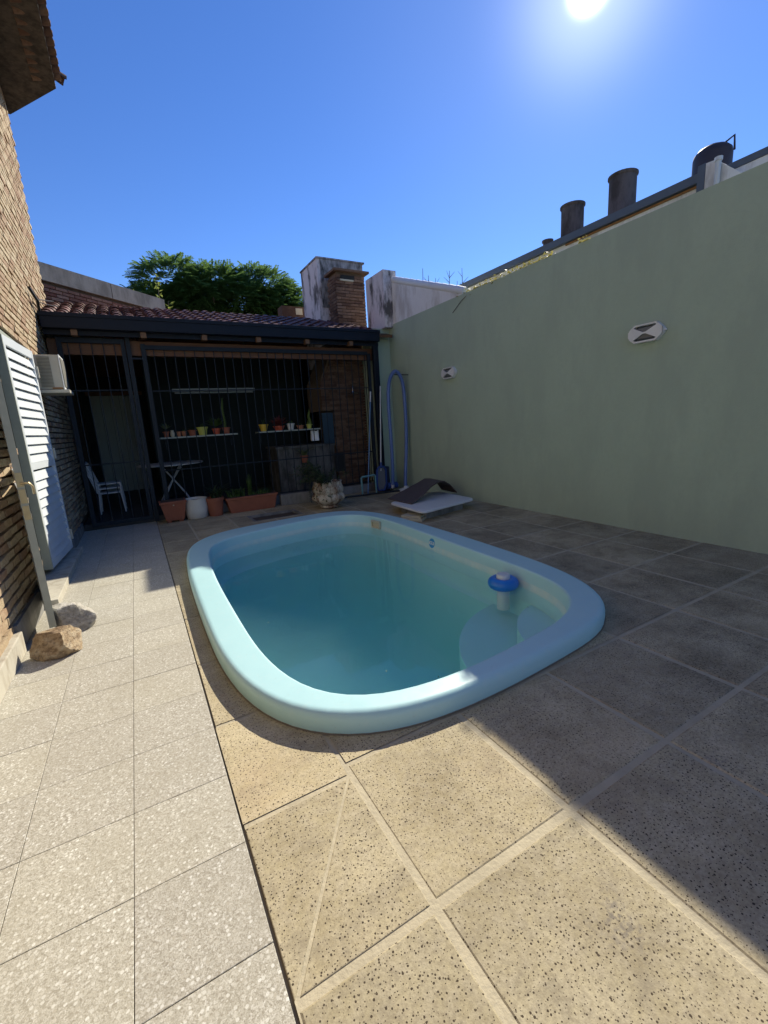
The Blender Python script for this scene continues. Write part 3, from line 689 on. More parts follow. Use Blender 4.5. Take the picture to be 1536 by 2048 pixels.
for c_ in range(ncol):
    x = -.93+c_*.2
    for r_ in range(7):
        y = 9.0+r_*.33; z = 3.555+r_*.33*math.tan(slope)
        if x > 4.45 and y > 10.2: continue
        o = link('roof_tile', tile_p, pv, (x+rnd(-.006, .006), y+rnd(-.012, .012), z+rnd(0, .008))); o.rotation_euler = (slope-.035+rnd(-.012, .012), 0, rnd(-.02, .02))
for c_ in range(ncol-1):
    x = -.83+c_*.2; pr_ = []
    for k in range(6): a = math.pi*k/5; pr_.append((x-.095*math.cos(a), 0, -.06*math.sin(a)))
    V = [(p[0], 8.99, 3.60+p[2]) for p in pr_]+[(p[0], 11.3, 3.60+2.31*math.tan(slope)+p[2]) for p in pr_]
    under.add(V, [(k, k+1, 7+k, 6+k) for k in range(5)])
tag(part('channel_tiles', under, 'roof', pv, True), kind='stuff')
for k in range(15):
    x = -.95+k*.37
    if x > 4.35: break
    part('ridge_tile', MB().tube([(x, 11.33, 4.235+rnd(-.008, .008)), (x+.40, 11.33, 4.235)], [.10, .085], 10), 'roof', pv, True)
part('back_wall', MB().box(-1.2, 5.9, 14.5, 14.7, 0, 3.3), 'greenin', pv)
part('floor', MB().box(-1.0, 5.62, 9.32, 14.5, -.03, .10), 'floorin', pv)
part('kerb', MB().box(.34, 5.1, 9.16, 9.34, 0, .18), 'concrete', pv, bevel=.01)
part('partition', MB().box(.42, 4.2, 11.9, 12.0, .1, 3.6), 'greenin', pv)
dp = MB(); 
for k in range(5): dp.box(-.86+k*.228, -.86+k*.228+.22, 14.44, 14.49, .1, 2.75)
part('plank_door', dp, 'doorpaint', pv); part('door_lintel', MB().box(-.95, .40, 14.42, 14.49, 2.76, 2.86), 'wood', pv)
# security gate and fixed grille
def bars(parent, xs, z0, z1, y): 
    me = mesh(MB().box(-.007, .007, -.007, .007, 0, z1-z0), 'bar', 'iron')
    for x in xs: link('bar', me, parent, (x, y, z0))
gt = thing('security_gate', (-.4, 9.25, 0), 'dark iron barred gate closing the left end of the pavilion', 'gate')
for x0, x1 in ((-.87, -.80), (.05, .115)): part('stile', MB().box(x0, x1, 9.22, 9.28, .05, 3.29), 'iron', gt)
part('top_rail', MB().box(-.80, .05, 9.22, 9.28, 3.21, 3.29), 'iron', gt); part('bottom_rail', MB().box(-.80, .05, 9.22, 9.28, .06, .13), 'iron', gt)
for z in (2.42, 1.15): part('cross_rail', MB().box(-.80, .05, 9.238, 9.262, z, z+.022), 'iron', gt)
bars(gt, [-.72+.168*k for k in range(5)], .13, 3.21, 9.25)
gl_ = thing('security_grille', (2.5, 9.25, 0), 'wide fixed grille of thin dark iron bars across the pavilion front', 'grille')
part('post', MB().box(.13, .20, 9.21, 9.29, 0, 3.34), 'iron', gl_); part('post', MB().box(.355, .43, 9.22, 9.28, .18, 3.22), 'iron', gl_); part('post', MB().box(4.93, 5.0, 9.22, 9.28, .18, 3.16), 'iron', gl_)
part('top_rail', MB().box(.43, 4.93, 9.22, 9.28, 3.13, 3.20), 'iron', gl_)
part('spacer', MB().box(.20, .355, 9.235, 9.265, 2.955, 2.985), 'iron', gl_)
for z in (2.395, .93, .22): part('cross_rail', MB().box(.43, 4.93, 9.239, 9.261, z, z+.02), 'iron', gl_)
bars(gl_, [.555+.1725*k for k in range(26) if .555+.1725*k < 4.92], .24, 3.13, 9.25)

# barbecue with chimney
bq = thing('brick_barbecue', (4.9, 10.4, 0), 'built-in brick barbecue with tapering hood and tall brick chimney through the roof', 'barbecue')
def brickface(parent, x0, x1, y, z0, z1, mat, bl=.21, co=.066, dep=.05, rows=None, left=None, shape=None, side=True, mortar='brickgap', joined=False):
    mb_all = MB()
    vs_ = []
    for k in range(4):
        b = MB().box(-bl/2+.005, bl/2-.005, -.0, dep, -co/2+.006, co/2-.006); b.v = [(x+rnd(-.004,.004), y_+(rnd(-.007,.004) if y_ < .01 else 0), z+rnd(-.003,.003)) for x, y_, z in b.v]; vs_.append(mesh(b, 'brick', mat))
    row = 0; z = z0+co/2
    while z+co/2 < z1+.01:
        a, b_ = shape(z) if shape else (x0, x1)
        x = a+(bl/2 if row % 2 == 0 else bl*0)
        while x-bl/2 < b_-.03:
            s0, s1 = max(a, x-bl/2), min(b_, x+bl/2); k = random.choice(vs_)
            if s1-s0 > .03:
                if joined: mb_all.add([((s0+s1)/2+v.co.x*(s1-s0)/bl, y+v.co.y, z+v.co.z) for v in k.vertices], [tuple(p.vertices) for p in k.polygons])
                else:
                    o = link('brick', k, parent, ((s0+s1)/2, y+rnd(-.004, .004), z)); o.scale = ((s1-s0)/bl, 1, 1)
            x += bl
        z += co; row += 1
    if joined: tag(part('brickwork', mb_all, mat, parent), kind='stuff')
hood = lambda z: (4.26 if z < 1.95 else 3.96 if z < 2.5 else 3.96+min(.5, (z-2.5)*.62), 5.14)
brickface(bq, 0, 0, 9.88, .12, 3.5, 'brickdark', shape=lambda z: (4.26 if z < 1.95 else 3.98+max(0, min(.45, (z-2.55)*.6)), 5.14))
part('core', MB().prism([(4.28, 9.935, .1), (5.12, 9.935, .1), (5.12, 9.935, 3.55), (4.45, 9.935, 3.55), (4.0, 9.935, 2.6), (4.0, 9.935, 1.95), (4.28, 9.935, 1.95)], (0, .9, 0)), 'brickgap', bq)
part('iron_door', MB().box(3.97, 4.25, 9.90, 9.93, 1.16, 1.90), 'bluedoor', bq)
part('counter_base', MB().box(2.82, 4.24, 9.95, 10.8, .1, 1.12), 'darkconc', bq); part('counter_top', MB().box(2.78, 4.25, 9.90, 10.8, 1.125, 1.185), 'darkconc', bq, bevel=.005)
ar = MB(); ar.box(4.20, 4.44, 9.868, 9.874, .48, .94); part('firewood_opening', ar, 'dark', bq)
CX0, CX1, CY, CZ0, CZ1 = 4.87, 5.66, 10.5, 3.7, 5.27
part('chimney_core', MB().box(CX0+.04, CX1-.04, CY+.04, CY+.5, 3.5, CZ1), 'brickgap', bq)
brickface(bq, CX0, CX1, CY, CZ0, CZ1-.05, 'brickchim', bl=.235, co=.072)
sb = mesh(MB().box(-.0, .05, -.11, .11, -.03, .03), 'brick', 'brickchim')
for r_ in range(21):
    for k in range(2): link('brick', sb, bq, (CX0, CY+.14+k*.235+(r_ % 2)*.06, CZ0+.036+r_*.072))
cp = MB(); cx_ = (CX0+CX1)/2
cp.prism([(CX0-.07, CY-.09, CZ1), (CX1+.1, CY-.09, CZ1), (CX1+.1, CY+.56, CZ1), (CX0-.07, CY+.56, CZ1)], (0, 0, .05)); cp.prism([(CX0-.0, CY-.03, CZ1+.05), (CX1+.03, CY-.03, CZ1+.05), (CX1-.12, CY+.25, CZ1+.12), (CX0+.15, CY+.25, CZ1+.12)], (0, .28, -.06))
part('chimney_cap', cp, 'brickdark', bq)
part('smoke_slot', MB().box(5.0, 5.38, CY-.012, CY+.03, 5.105, 5.20), 'dark', bq); part('slot_sill', MB().box(4.98, 5.34, CY-.03, CY+.03, 5.065, 5.102), 'cream', bq)

# shower on the brick pier
sw_ = thing('outdoor_shower', (4.72, 9.7, 2.4), 'round chrome rain shower head on the brick barbecue face', 'shower')
part('arm', MB().tube([(4.72, 9.87, 2.52), (4.72, 9.72, 2.52), (4.72, 9.68, 2.48), (4.72, 9.68, 2.36)], .012, 8), 'chrome', sw_, True)
part('shower_head', MB().lathe((4.72, 9.68, 2.31), [(.125, 0), (.13, .008), (.12, .02), (.03, .03), (.02, .06)], 24), 'chrome', sw_, True)

# upper chimney masses, vent behind the ridge
wm = thing('whitewashed_tower', (5.2, 11.8, 4), 'tall whitewashed masonry tower with black stains behind the brick chimney', 'tower')
part('shaft', MB().box(4.70, 6.0, 11.2, 12.4, 3.2, 5.76), 'whitewash', wm); part('cap', MB().box(4.68, 6.05, 11.17, 12.42, 5.763, 5.80), 'mildew', wm); part('front_render', MB().box(4.78, 5.99, 11.185, 11.2, 4.6, 5.755), 'mildew', wm)
vt = thing('brick_vent', (4.5, 12.9, 4.3), 'small dark brick vent block with one pale opening behind the roof ridge', 'vent')
part('block', MB().box(4.2, 4.95, 12.8, 13.2, 4.0, 5.0), 'brickdark', vt); part('opening', MB().box(4.60, 4.80, 12.79, 12.80, 4.78, 4.95), 'cream', vt)

# concrete banded parapet
pp = thing('parapet_wall', (0, 11.8, 4.2), 'low brick parapet with a broad grey concrete band beside the house', 'wall')
d_ = Vector((.751, .660, 0)); nn = Vector((.660, -.751, 0)); S0 = Vector((-1.06, 10.87, 0)); Lp = 2.95
def onp(t, o, z): p = S0+d_*t+nn*o; return (p.x, p.y, z)
def pslab(t0, t1, o0, o1, z0, z1): return MB().prism([onp(t0,o0,z0), onp(t1,o0,z0), onp(t1,o1,z0), onp(t0,o1,z0)], (0,0,z1-z0))
part('band', pslab(-.2, 1.46, -.3, .05, 4.60, 4.915), 'concrete', pp); part('band', pslab(1.475, Lp, -.3, .05, 4.602, 4.913), 'concrete', pp)
part('backing', pslab(-.2, Lp-.02, -.28, -.03, 3.7, 4.60), 'brickgap', pp)
bm_ = mesh(MB().obox((0, 0, 0), d_*.115, nn*.025, (0, 0, .026)), 'brick', 'brickred')
for r_ in range(12):
    for k in range(13):
        t = .0+k*.245+(r_ % 2)*.12
        if t < Lp-.1: link('brick', bm_, pp, onp(t, -.02+rnd(-.004, .006), 3.77+r_*.068))

# ------------------------------------------------------------------ things inside the pavilion
def cone_pot(mb, c, r0, r1, h, lip=.012): return mb.lathe(c, [(r0, 0), (r1, h*.82), (r1+lip, h*.83), (r1+lip, h), (r1-.008, h), (r1-.01, h*.9), (.001, h*.9)], 20)
def rosette(mb, c, n, L, w, up=.6, spread=1):
    for k in range(n):
        a = rnd(0, 6.28); t = rnd(.15, 1)*spread; d = Vector((math.cos(a)*t, math.sin(a)*t, up*rnd(.5, 1.2))); leaf(mb, Vector(c)+Vector((math.cos(a), math.sin(a), 0))*.01, d, Vector((0,0,1)), L*rnd(.6, 1.1), w)
def blades(mb, c, n, L, w, rx=.02, ry=.02, arch=.8):
    for k in range(n):
        a = rnd(0, 6.28); p = Vector(c)+Vector((rnd(-rx, rx), rnd(-ry, ry), 0)); q = Vector((math.cos(a), math.sin(a), 0)); l = L*rnd(.5, 1.1); s = q.cross(Vector((0,0,1)))*w/2; P = []
        for i in range(5):
            t = i/4; P.append(p+q*l*arch*t**1.3*.7+Vector((0,0,1))*l*(t-arch*.55*t*t))
        V = []
        for i, x in enumerate(P): V += [x-s*(1-i/4.4), x+s*(1-i/4.4)]
        mb.add(V, [(2*i, 2*i+1, 2*i+3, 2*i+2) for i in range(4)])
SZ = 1.558
def shelf(x0, x1, label):
    s = thing('wall_shelf', ((x0+x1)/2, 9.75, SZ), label, 'shelf', 'plant shelves behind the bars')
    part('board', MB().box(x0, x1, 9.62, 9.88, SZ-.028, SZ-.001), 'doorpaint', s)
    for x in (x0+.1, x1-.1): part('bracket', MB().box(x-.012, x+.012, 9.64, 9.88, SZ-.06, SZ-.03).box(x-.012, x+.012, 9.86, 9.88, SZ-.25, SZ-.06), 'iron', s)
shelf(.46, 1.93, 'left shelf behind the grille holding the lime pot and tall cactus'); shelf(2.36, 3.80, 'right shelf behind the grille holding the yellow pot')
def potted(x, y, z, r, h, mat, label, plant, pmat='leaf', group='potted plants on the shelves'):
    t = thing('potted_plant', (x, y, z), label, 'potted plant', group)
    mb = MB(); cone_pot(mb, (x, y, z), r*.72, r, h); part('pot', mb, mat, t, True)
    if plant:
        p = MB(); plant(p, (x, y, z+h*.9)); part('plant', p, pmat, t)
def cactus(hh, r):
    def f(mb, c):
        for k in range(3):
            b = Vector(c)+Vector((rnd(-.03, .03), rnd(-.03, .03), 0)); L = hh*(1 if k == 0 else rnd(.2, .4)); pts = [b+Vector((math.sin(i*1.3+k)*.012, 0, L*i/6)) for i in range(7)]
            mb.tube(pts, [r, r*1.1, r, r*1.1, r, r*.9, r*.4], 8)
            for q in pts:
                for _ in range(3): leaf(mb, q, rdir(0), Vector((0,0,1)), .05, .03)
    return f
potted(.582, 9.75, SZ, .052, .11, 'terra', 'small terracotta pot of pale rosette succulent at the left end of the left shelf', lambda m_, c: rosette(m_, (c[0], c[1], c[2]+.06), 50, .12, .05, .7), 'leafpale')
jar = thing('glazed_jar', (.695, 9.75, SZ), 'tiny cream glazed jar second from the left on the left shelf', 'jar'); part('jar_body', MB().lathe((.695, 9.75, SZ), [(.025, 0), (.04, .03), (.042, .07), (.028, .11), (.03, .13), (.02, .13)], 16), 'cream', jar, True)
potted(.815, 9.75, SZ, .042, .10, 'terra2', 'bare small terracotta pot just right of the cream jar', None)
potted(.905, 9.75, SZ, .042, .10, 'terra2', 'small terracotta pot with a low green tuft, left of the wider terracotta pot', lambda m_, c: rosette(m_, c, 10, .05, .02))
potted(1.066, 9.75, SZ, .075, .115, 'terra', 'wider terracotta pot with small dark plant left of the lime pot', lambda m_, c: rosette(m_, c, 26, .11, .035), 'leafdark')
potted(1.262, 9.75, SZ, .10, .165, 'yellowgreen', 'lime green pot on the left shelf', lambda m_, c: rosette(m_, c, 20, .10, .03), 'leafdark')
potted(1.531, 9.75, SZ, .075, .12, 'redpot', 'round red pot with bushy green plant on the left shelf', lambda m_, c: rosette(m_, (c[0], c[1], c[2]+.05), 80, .22, .05, .6), 'leaf')
potted(1.732, 9.75, SZ, .075, .13, 'terra', 'terracotta pot with very tall thin cactus on the left shelf', cactus(.60, .022), 'leaf')
potted(2.523, 9.75, SZ, .092, .15, 'yellow', 'bright yellow pot at the left end of the right shelf', lambda m_, c: blades(m_, c, 26, .22, .012, arch=.5), 'leafdark')
potted(2.863, 9.75, SZ, .12, .10, 'redpot', 'wide bowl with a sprawling burgundy leaved plant on the right shelf', lambda m_, c: rosette(m_, (c[0], c[1], c[2]+.02), 120, .24, .05, .5), 'burg')
potted(3.132, 9.75, SZ, .085, .14, 'potwhite', 'plain white pot on the right shelf', lambda m_, c: rosette(m_, c, 24, .10, .03))
potted(3.36, 9.75, SZ, .08, .09, 'terra2', 'low brownish pot between the white pot and the green cactus', lambda m_, c: rosette(m_, c, 24, .08, .03), 'leafdark')
potted(3.571, 9.75, SZ, .065, .10, 'yellowgreen', 'small green pot with one upright green cactus at the right end of the right shelf', cactus(.30, .03), 'leaflime')
single('utility_box', MB().box(3.60, 3.78, 9.72, 9.80, 1.27, 1.51), 'whitewall', 'small white electrical box below the right end of the right shelf', 'box', bevel=.005)
pot2 = lambda m_, c: blades(m_, c, 90, .42, .02, .04, .04, 1.1)
potted(3.22, 10.0, 1.185-.3, .09, .02, 'concrete', 'pale stone rest under the spider plant', None) if 0 else None
potted(3.42, 9.84, .78, .085, .17, 'terra', 'orange terracotta pot of spider plant in front of the barbecue counter', pot2, 'leafpale', 'plants by the barbecue')
ps = thing('plant_stand', (3.42, 9.84, .18), 'slim iron stand under the orange pot of spider plant', 'stand'); stb = MB()
for k in range(3): a = k*2.09; stb.tube([(3.42+.13*math.cos(a), 9.84+.06*math.sin(a), .1), (3.42+.05*math.cos(a), 9.84+.05*math.sin(a), .775)], .008, 6)
part('legs', stb, 'iron', ps); part('plate', MB().lathe((3.42, 9.84, .765), [(.08, 0), (.08, .012)], 16), 'iron', ps)
tb = thing('round_table', (.65, 10.9, .1), 'thin topped round table on crossed curved legs behind the bars', 'table')
part('tabletop', MB().lathe((.65, 10.9, .95), [(.66, 0), (.68, .008), (.68, .022), (.66, .03)], 40), 'whiteplastic', tb, True)
for k in range(4):
    a = R(45+90*k); c0, s0 = math.cos(a), math.sin(a)
    part('leg', MB().tube([(.65-.30*c0, 10.9-.30*s0, .95), (.65+.02*c0, 10.9+.02*s0, .6), (.65+.30*c0, 10.9+.30*s0, .28), (.65+.42*c0, 10.9+.42*s0, .1)], .018, 8), 'whiteplastic', tb, True)
for k in range(3):
    ch = thing('plastic_chair', (-.55, 10.6+k*.06, .1+k*.09), ('bottom chair of the white plastic stack just inside the gate', 'middle chair of the white plastic stack just inside the gate', 'topmost chair of the white plastic stack just inside the gate')[k], 'chair', 'stacked white plastic chairs'); z = .1+k*.09; y = 10.6+k*.05
    part('seat', MB().box(-.78, -.36, y-.2, y+.2, z+.40, z+.43), 'whiteplastic', ch, bevel=.01)
    for q in range(6): part('back_slat', MB().obox((-.80-.016*3, y-.165+q*.066, z+.64), (.008, 0, 0), (0, .022, 0), (-.045, 0, .21)), 'whiteplastic', ch)
    part('back_rim', MB().tube([(-.78, y-.21, z+.43), (-.90, y-.2, z+.84), (-.905, y, z+.88), (-.90, y+.2, z+.84), (-.78, y+.21, z+.43)], .016, 6), 'whiteplastic', ch, True)
    for sx, sy in ((-.76, -.19), (-.76, .19), (-.38, -.19), (-.38, .19)): part('leg', MB().tube([(sx, y+sy, z+.41), (sx*1.0+(-.03 if sx < -.5 else .03), y+sy*1.15, z)], [.02, .015], 6), 'whiteplastic', ch)
tl = thing('tube_light', (1.75, 10.6, 2.5), 'long unlit fluorescent tube fitting under the pavilion roof', 'lamp')
part('batten', MB().box(.88, 2.62, 10.55, 10.65, 2.50, 2.56), 'tube', tl); part('tube', MB().tube([(.92, 10.6, 2.475), (2.58, 10.6, 2.475)], .018, 8), 'tube', tl, True)
part('hanger', MB().box(1.0, 1.01, 10.59, 10.61, 2.56, 3.95).box(2.49, 2.5, 10.59, 10.61, 2.56, 3.95), 'iron', tl)

# ------------------------------------------------------------------ planters in front of the grille
q = thing('square_planter', (.48, 8.9, 0), 'square reddish brown plastic planter on feet, leftmost of the floor pots', 'planter', 'planters along the kerb')
tb_ = MB(); 
def taper(mb, cx, cy, z0, z1, a0, b0, a1, b1):
    return mb.add([(cx-a0,cy-b0,z0),(cx+a0,cy-b0,z0),(cx+a0,cy+b0,z0),(cx-a0,cy+b0,z0),(cx-a1,cy-b1,z1),(cx+a1,cy-b1,z1),(cx+a1,cy+b1,z1),(cx-a1,cy+b1,z1)], [(3,2,1,0),(4,5,6,7),(0,1,5,4),(1,2,6,5),(2,3,7,6),(3,0,4,7)])
part('tub', taper(tb_, .46, 8.98, .035, .36, .155, .15, .215, .2), 'terra', q, bevel=.01); part('rim', MB().box(.23, .69, 8.765, 9.15, .36, .40), 'terra', q, bevel=.008)
for sx in (-.1, .1): part('foot', MB().box(.46+sx-.035, .46+sx+.035, 8.86, 9.08, 0, .034), 'terra', q)
part('soil', MB().box(.26, .66, 8.8, 9.12, .395, .404), 'soil', q)
part('button', MB().lathe((.46, 8.775, .33), [(.012, -.01), (.012, .01)], 8), 'cream', q)
q = thing('white_planter', (.86, 8.98, 0), 'round white pot with bare soil, between two terracotta pots', 'planter', 'planters along the kerb')
part('pot', MB().lathe((.86, 8.98, 0), [(.165, 0), (.19, .02), (.205, .2), (.20, .36), (.21, .385), (.19, .385), (.185, .34), (.001, .335)], 30), 'potwhite', q, True)
part('soil', MB().lathe((.86, 8.98, .338), [(.18, 0), (.17, .004)], 20), 'soil', q)
q = thing('round_planter', (1.24, 9.0, 0), 'round terracotta pot with arching grassy leaves beside the white pot', 'planter', 'planters along the kerb')
part('pot', cone_pot(MB(), (1.2, 8.96, 0), .125, .165, .36, .015), 'terra', q, True); b = MB(); blades(b, (1.24, 8.96, .33), 60, .55, .022, .08, .08, 1.0); part('plant', b, 'leafdark', q)
q = thing('long_planter', (1.92, 8.98, 0), 'long terracotta trough with clumps of green shoots', 'planter', 'planters along the kerb')
part('trough', taper(MB(), 1.91, 8.98, 0, .27, .44, .11, .50, .14), 'terra', q, bevel=.012); part('rim', MB().box(1.395, 2.425, 8.83, 9.13, .27, .31), 'terra', q, bevel=.008); part('soil', MB().box(1.42, 2.40, 8.85, 9.10, .305, .314), 'soil', q)
b = MB(); blades(b, (1.9, 8.98, .31), 40, .45, .03, .03, .03, .2); blades(b, (1.62, 8.98, .31), 60, .32, .025, .15, .06, .8); blades(b, (2.15, 8.98, .31), 50, .2, .02, .2, .07, .7); part('plant', b, 'leaf', q)
single('concrete_block', MB().prism([(2.50, 8.92, 0), (3.12, 8.86, 0), (3.13, 8.98, 0), (2.51, 9.04, 0)], (0, 0, .235)), 'concrete', 'mossy grey concrete kerb block between the long trough and the urn', 'block', bevel=.01)
# urn
q = thing('flaking_urn', (3.2, 7.98, 0), 'squat flaking white urn with scalloped bands and dark trailing plant', 'urn'); UC = (3.2, 7.98, 0)
wobf = lambda a, z: .035*math.sin(a*9+z*4)*(1 if z > .12 else .4)+.03*noise.noise(Vector((math.cos(a)*2, math.sin(a)*2, z*6)))
part('urn_body', MB().lathe(UC, [(.16, 0), (.19, .03), (.17, .07), (.24, .11), (.31, .17), (.325, .22), (.30, .27), (.275, .30), (.30, .335), (.305, .39), (.28, .45), (.265, .50), (.28, .53), (.25, .53), (.23, .45), (.001, .43)], 48, wob=wobf), 'urn', q, True)
b = MB(); stm = MB()
for k in range(34):
    a = rnd(1.6, 4.9) if random.random() < .7 else rnd(0, 6.28); p = Vector(UC)+Vector((.12*math.cos(a), .12*math.sin(a), .45)); L = rnd(.35, .95); lean = rnd(.2, .75); dirn = Vector((math.cos(a)*lean, math.sin(a)*lean, rnd(.35, 1.0))).normalized(); pts = []
    for i in range(8):
        t = i/7; pts.append(p+dirn*L*t+Vector((0, 0, -.45*L*t*t)))
    stm.tube(pts, .005, 4)
    for i in range(2, 8):
        for _ in range(7): leaf(b, pts[i]+rdir()*.04, rdir(-.8), Vector((0, 0, 1)), rnd(.04, .09), rnd(.02, .04))
for k in range(260):
    a = rnd(2.2, 4.6); r_ = rnd(.22, .38); leaf(b, Vector(UC)+Vector((r_*math.cos(a), r_*math.sin(a), rnd(.18, .5))), rdir(-1), Vector((0,0,1)), rnd(.03, .06), .025)
part('foliage', b, 'leafdark', q); part('stems', stm, 'bark', q)

# ------------------------------------------------------------------ pool tools in the corner
q = thing('blue_pole', (4.6, 8.9, 0), 'slim blue pole with a white grip leaning in the corner', 'pole'); a, b = Vector((4.455, 8.72, .03)), Vector((4.86, 9.05, 2.30))
part('shaft', MB().tube([a, a+(b-a)*.9], .013, 8), 'bluepole', q, True); part('grip', MB().tube([a+(b-a)*.9, b], .017, 8), 'whiteplastic', q, True)
q = thing('tube_frame', (4.53, 8.8, 0), 'small upright frame of aqua plastic tube beside the blue pole', 'frame')  # U-shaped upright frame of aqua PVC tube
part('frame', MB().tube([(4.35, 8.78, .015), (4.35, 8.80, .39), (4.37, 8.80, .41), (4.69, 8.80, .43), (4.71, 8.80, .41), (4.71, 8.78, .015)], .022, 8), 'aqua', q, True)
q = thing('leaf_net', (4.9, 8.85, 0), 'blue pool leaf net on a long white pole leaning in the corner', 'pool net'); a, b = Vector((4.87, 8.80, .50)), Vector((5.12, 9.04, 2.42))
part('pole', MB().tube([a, b], .015, 8), 'whiteplastic', q, True)
rimp = [(4.80, .60), (4.75, .52), (4.735, .2), (4.78, .05), (4.93, .05), (4.99, .2), (4.985, .52), (4.93, .60)]
part('rim', MB().tube([(x, 8.80-.03*math.sin(z*3), z) for x, z in rimp+rimp[:2]], .022, 6), 'bluenet', q, True)
part('mesh', MB().prism([(x+(4.865-x)*.1, 8.80, z) for x, z in rimp], (0, .03, 0)), 'mesh', q)
part('socket', MB().tube([(4.865, 8.79, .56), (4.885, 8.80, .70)], .026, 8), 'bluenet', q, True)
q = thing('vacuum_hose', (5.35, 8.6, 0), 'blue ribbed pool hose hung in a tall loop on the green wall', 'hose')
pts = [(5.12, 8.72, .16), (5.10, 8.65, .5), (5.07, 8.6, 1.2), (5.055, 8.6, 1.9), (5.075, 8.6, 2.34), (5.15, 8.6, 2.58), (5.27, 8.6, 2.69), (5.39, 8.6, 2.60), (5.46, 8.6, 2.38), (5.485, 8.6, 2.0), (5.49, 8.6, 1.5), (5.46, 8.6, .9), (5.40, 8.58, .4), (5.37, 8.56, .06)]
P = [Vector(p) for p in pts]; fine = []
for i in range(len(P)-1):
    p0, p1, p2, p3 = P[max(i-1, 0)], P[i], P[i+1], P[min(i+2, len(P)-1)]
    for j in range(24):
        t = j/24; fine.append(.5*((2*p1)+(-p0+p2)*t+(2*p0-5*p1+4*p2-p3)*t*t+(-p0+3*p1-3*p2+p3)*t**3))
fine.append(P[-1])
part('tube', MB().tube(fine, [.043 if i % 2 else .037 for i in range(len(fine))], 10), 'hose', q, True)
part('cuff', MB().tube([(5.12, 8.72, .17), (5.13, 8.74, .08)], .04, 10), 'whiteplastic', q, True)
part('vacuum_head', MB().lathe((5.37, 8.52, 0), [(.17, 0), (.19, .02), (.17, .05), (.06, .08), (.045, .12)], 24), 'whiteplastic', q, True)
part('hook', MB().tube([(5.25, 8.6, 2.62), (5.61, 8.6, 2.62)], .01, 6), 'iron', q)
q = thing('pump_housing', (5.05, 9.0, 0), 'dark navy plastic pump unit at the foot of the hose', 'pump')
part('case', MB().box(4.93, 5.14, 8.86, 9.07, 0, .58), 'navy', q, bevel=.02); part('motor', MB().tube([(5.02, 8.80, .13), (5.28, 8.80, .13)], .075, 14), 'bluenet', q, True); part('valve', MB().tube([(5.12, 8.74, .03), (5.12, 8.74, .10)], .03, 8), 'black', q)
tag(part('garden_hose', MB().tube([(3.75, 8.74, .02), (4.2, 8.68, .02), (4.7, 8.62, .022), (5.1, 8.6, .02), (5.45, 8.36, .02)], .022, 8), 'black', None, True), 'black hose lying on the paving below the leaning poles', 'hose')
# white pump lid with mat and stone pieces
def rpoly(pts, r, n=5):
    o = []
    for i in range(len(pts)):
        p, a, b = Vector(pts[i]), Vector(pts[i-1]), Vector(pts[(i+1) % len(pts)]); s, e = p+(a-p).normalized()*r, p+(b-p).normalized()*r
        for k in range(n+1): t = k/n; o.append(tuple((1-t)**2*s+2*t*(1-t)*p+t*t*e))
    return o
q = thing('pump_lid', (4.5, 6.3, 0), 'large white rounded plastic lid lying by the far corner of the pool', 'lid')
C4 = [(3.80, 5.58), (5.16, 5.88), (5.20, 7.10), (3.84, 6.72)]
def shrink(c, k): cx, cy = sum(p[0] for p in c)/4, sum(p[1] for p in c)/4; return [(cx+(p[0]-cx)*k, cy+(p[1]-cy)*k) for p in c]
lid = MB(); rings = [(.985, .135), (1.0, .142), (1.0, .162), (.985, .172), (.93, .180)]
base = rpoly([(*p, 0) for p in C4], .16)
cx, cy = sum(p[0] for p in C4)/4, sum(p[1] for p in C4)/4; nb = len(base)
for k, z in rings: lid.v += [(cx+(p[0]-cx)*k, cy+(p[1]-cy)*k, z) for p in base]
lid.f = [(i*nb+j, i*nb+(j+1) % nb, (i+1)*nb+(j+1) % nb, (i+1)*nb+j) for i in range(len(rings)-1) for j in range(nb)]+[tuple(range(nb-1, -1, -1)), tuple((len(rings)-1)*nb+j for j in range(nb))]
part('top', lid, 'whiteplastic', q, True); part('skirt', MB().prism(rpoly([(*p, .0) for p in shrink(C4, .76)], .12), (0, 0, .134)), 'concrete', q)
ms = MB(); prf = [((4.00, 6.22), (3.96, 6.94), .20), ((4.30, 6.28), (4.36, 7.0), .30), ((4.60, 6.46), (4.72, 7.05), .40), ((4.86, 6.56), (4.90, 7.08), .455), ((5.02, 6.60), (5.04, 7.1), .44), ((5.18, 6.62), (5.2, 7.1), .35), ((5.32, 6.60), (5.32, 7.1), .19)]
ms.v = [(*a, z) for a, b, z in prf]+[(*b, z+.01) for a, b, z in prf]+[(*a, z-.02) for a, b, z in prf]+[(*b, z-.01) for a, b, z in prf]; n = 7
ms.f = [(k, k+1, n+k+1, n+k) for k in range(n-1)]+[(2*n+k+1, 2*n+k, 3*n+k, 3*n+k+1) for k in range(n-1)]+[(k+1, k, 2*n+k, 2*n+k+1) for k in range(n-1)]+[(n+k, n+k+1, 3*n+k+1, 3*n+k) for k in range(n-1)]+[(0, n, 3*n, 2*n), (2*n-1, n-1, 3*n-1, 4*n-1)]
single('rubber_mat', ms, 'mat', 'stiff brown mat arched over the white lid', 'mat')
single('stone_offcut', MB().prism([(3.62, 6.0, 0), (3.82, 5.64, 0), (4.02, 5.80, 0), (3.84, 6.16, 0)], (0, 0, .04)).prism([(3.66, 6.02, .041), (3.83, 5.70, .041), (4.0, 5.83, .041), (3.86, 6.12, .041)], (0, 0, .035)), 'cream', 'two cream stone offcuts under the edge of the white lid', 'offcut', bevel=.005)

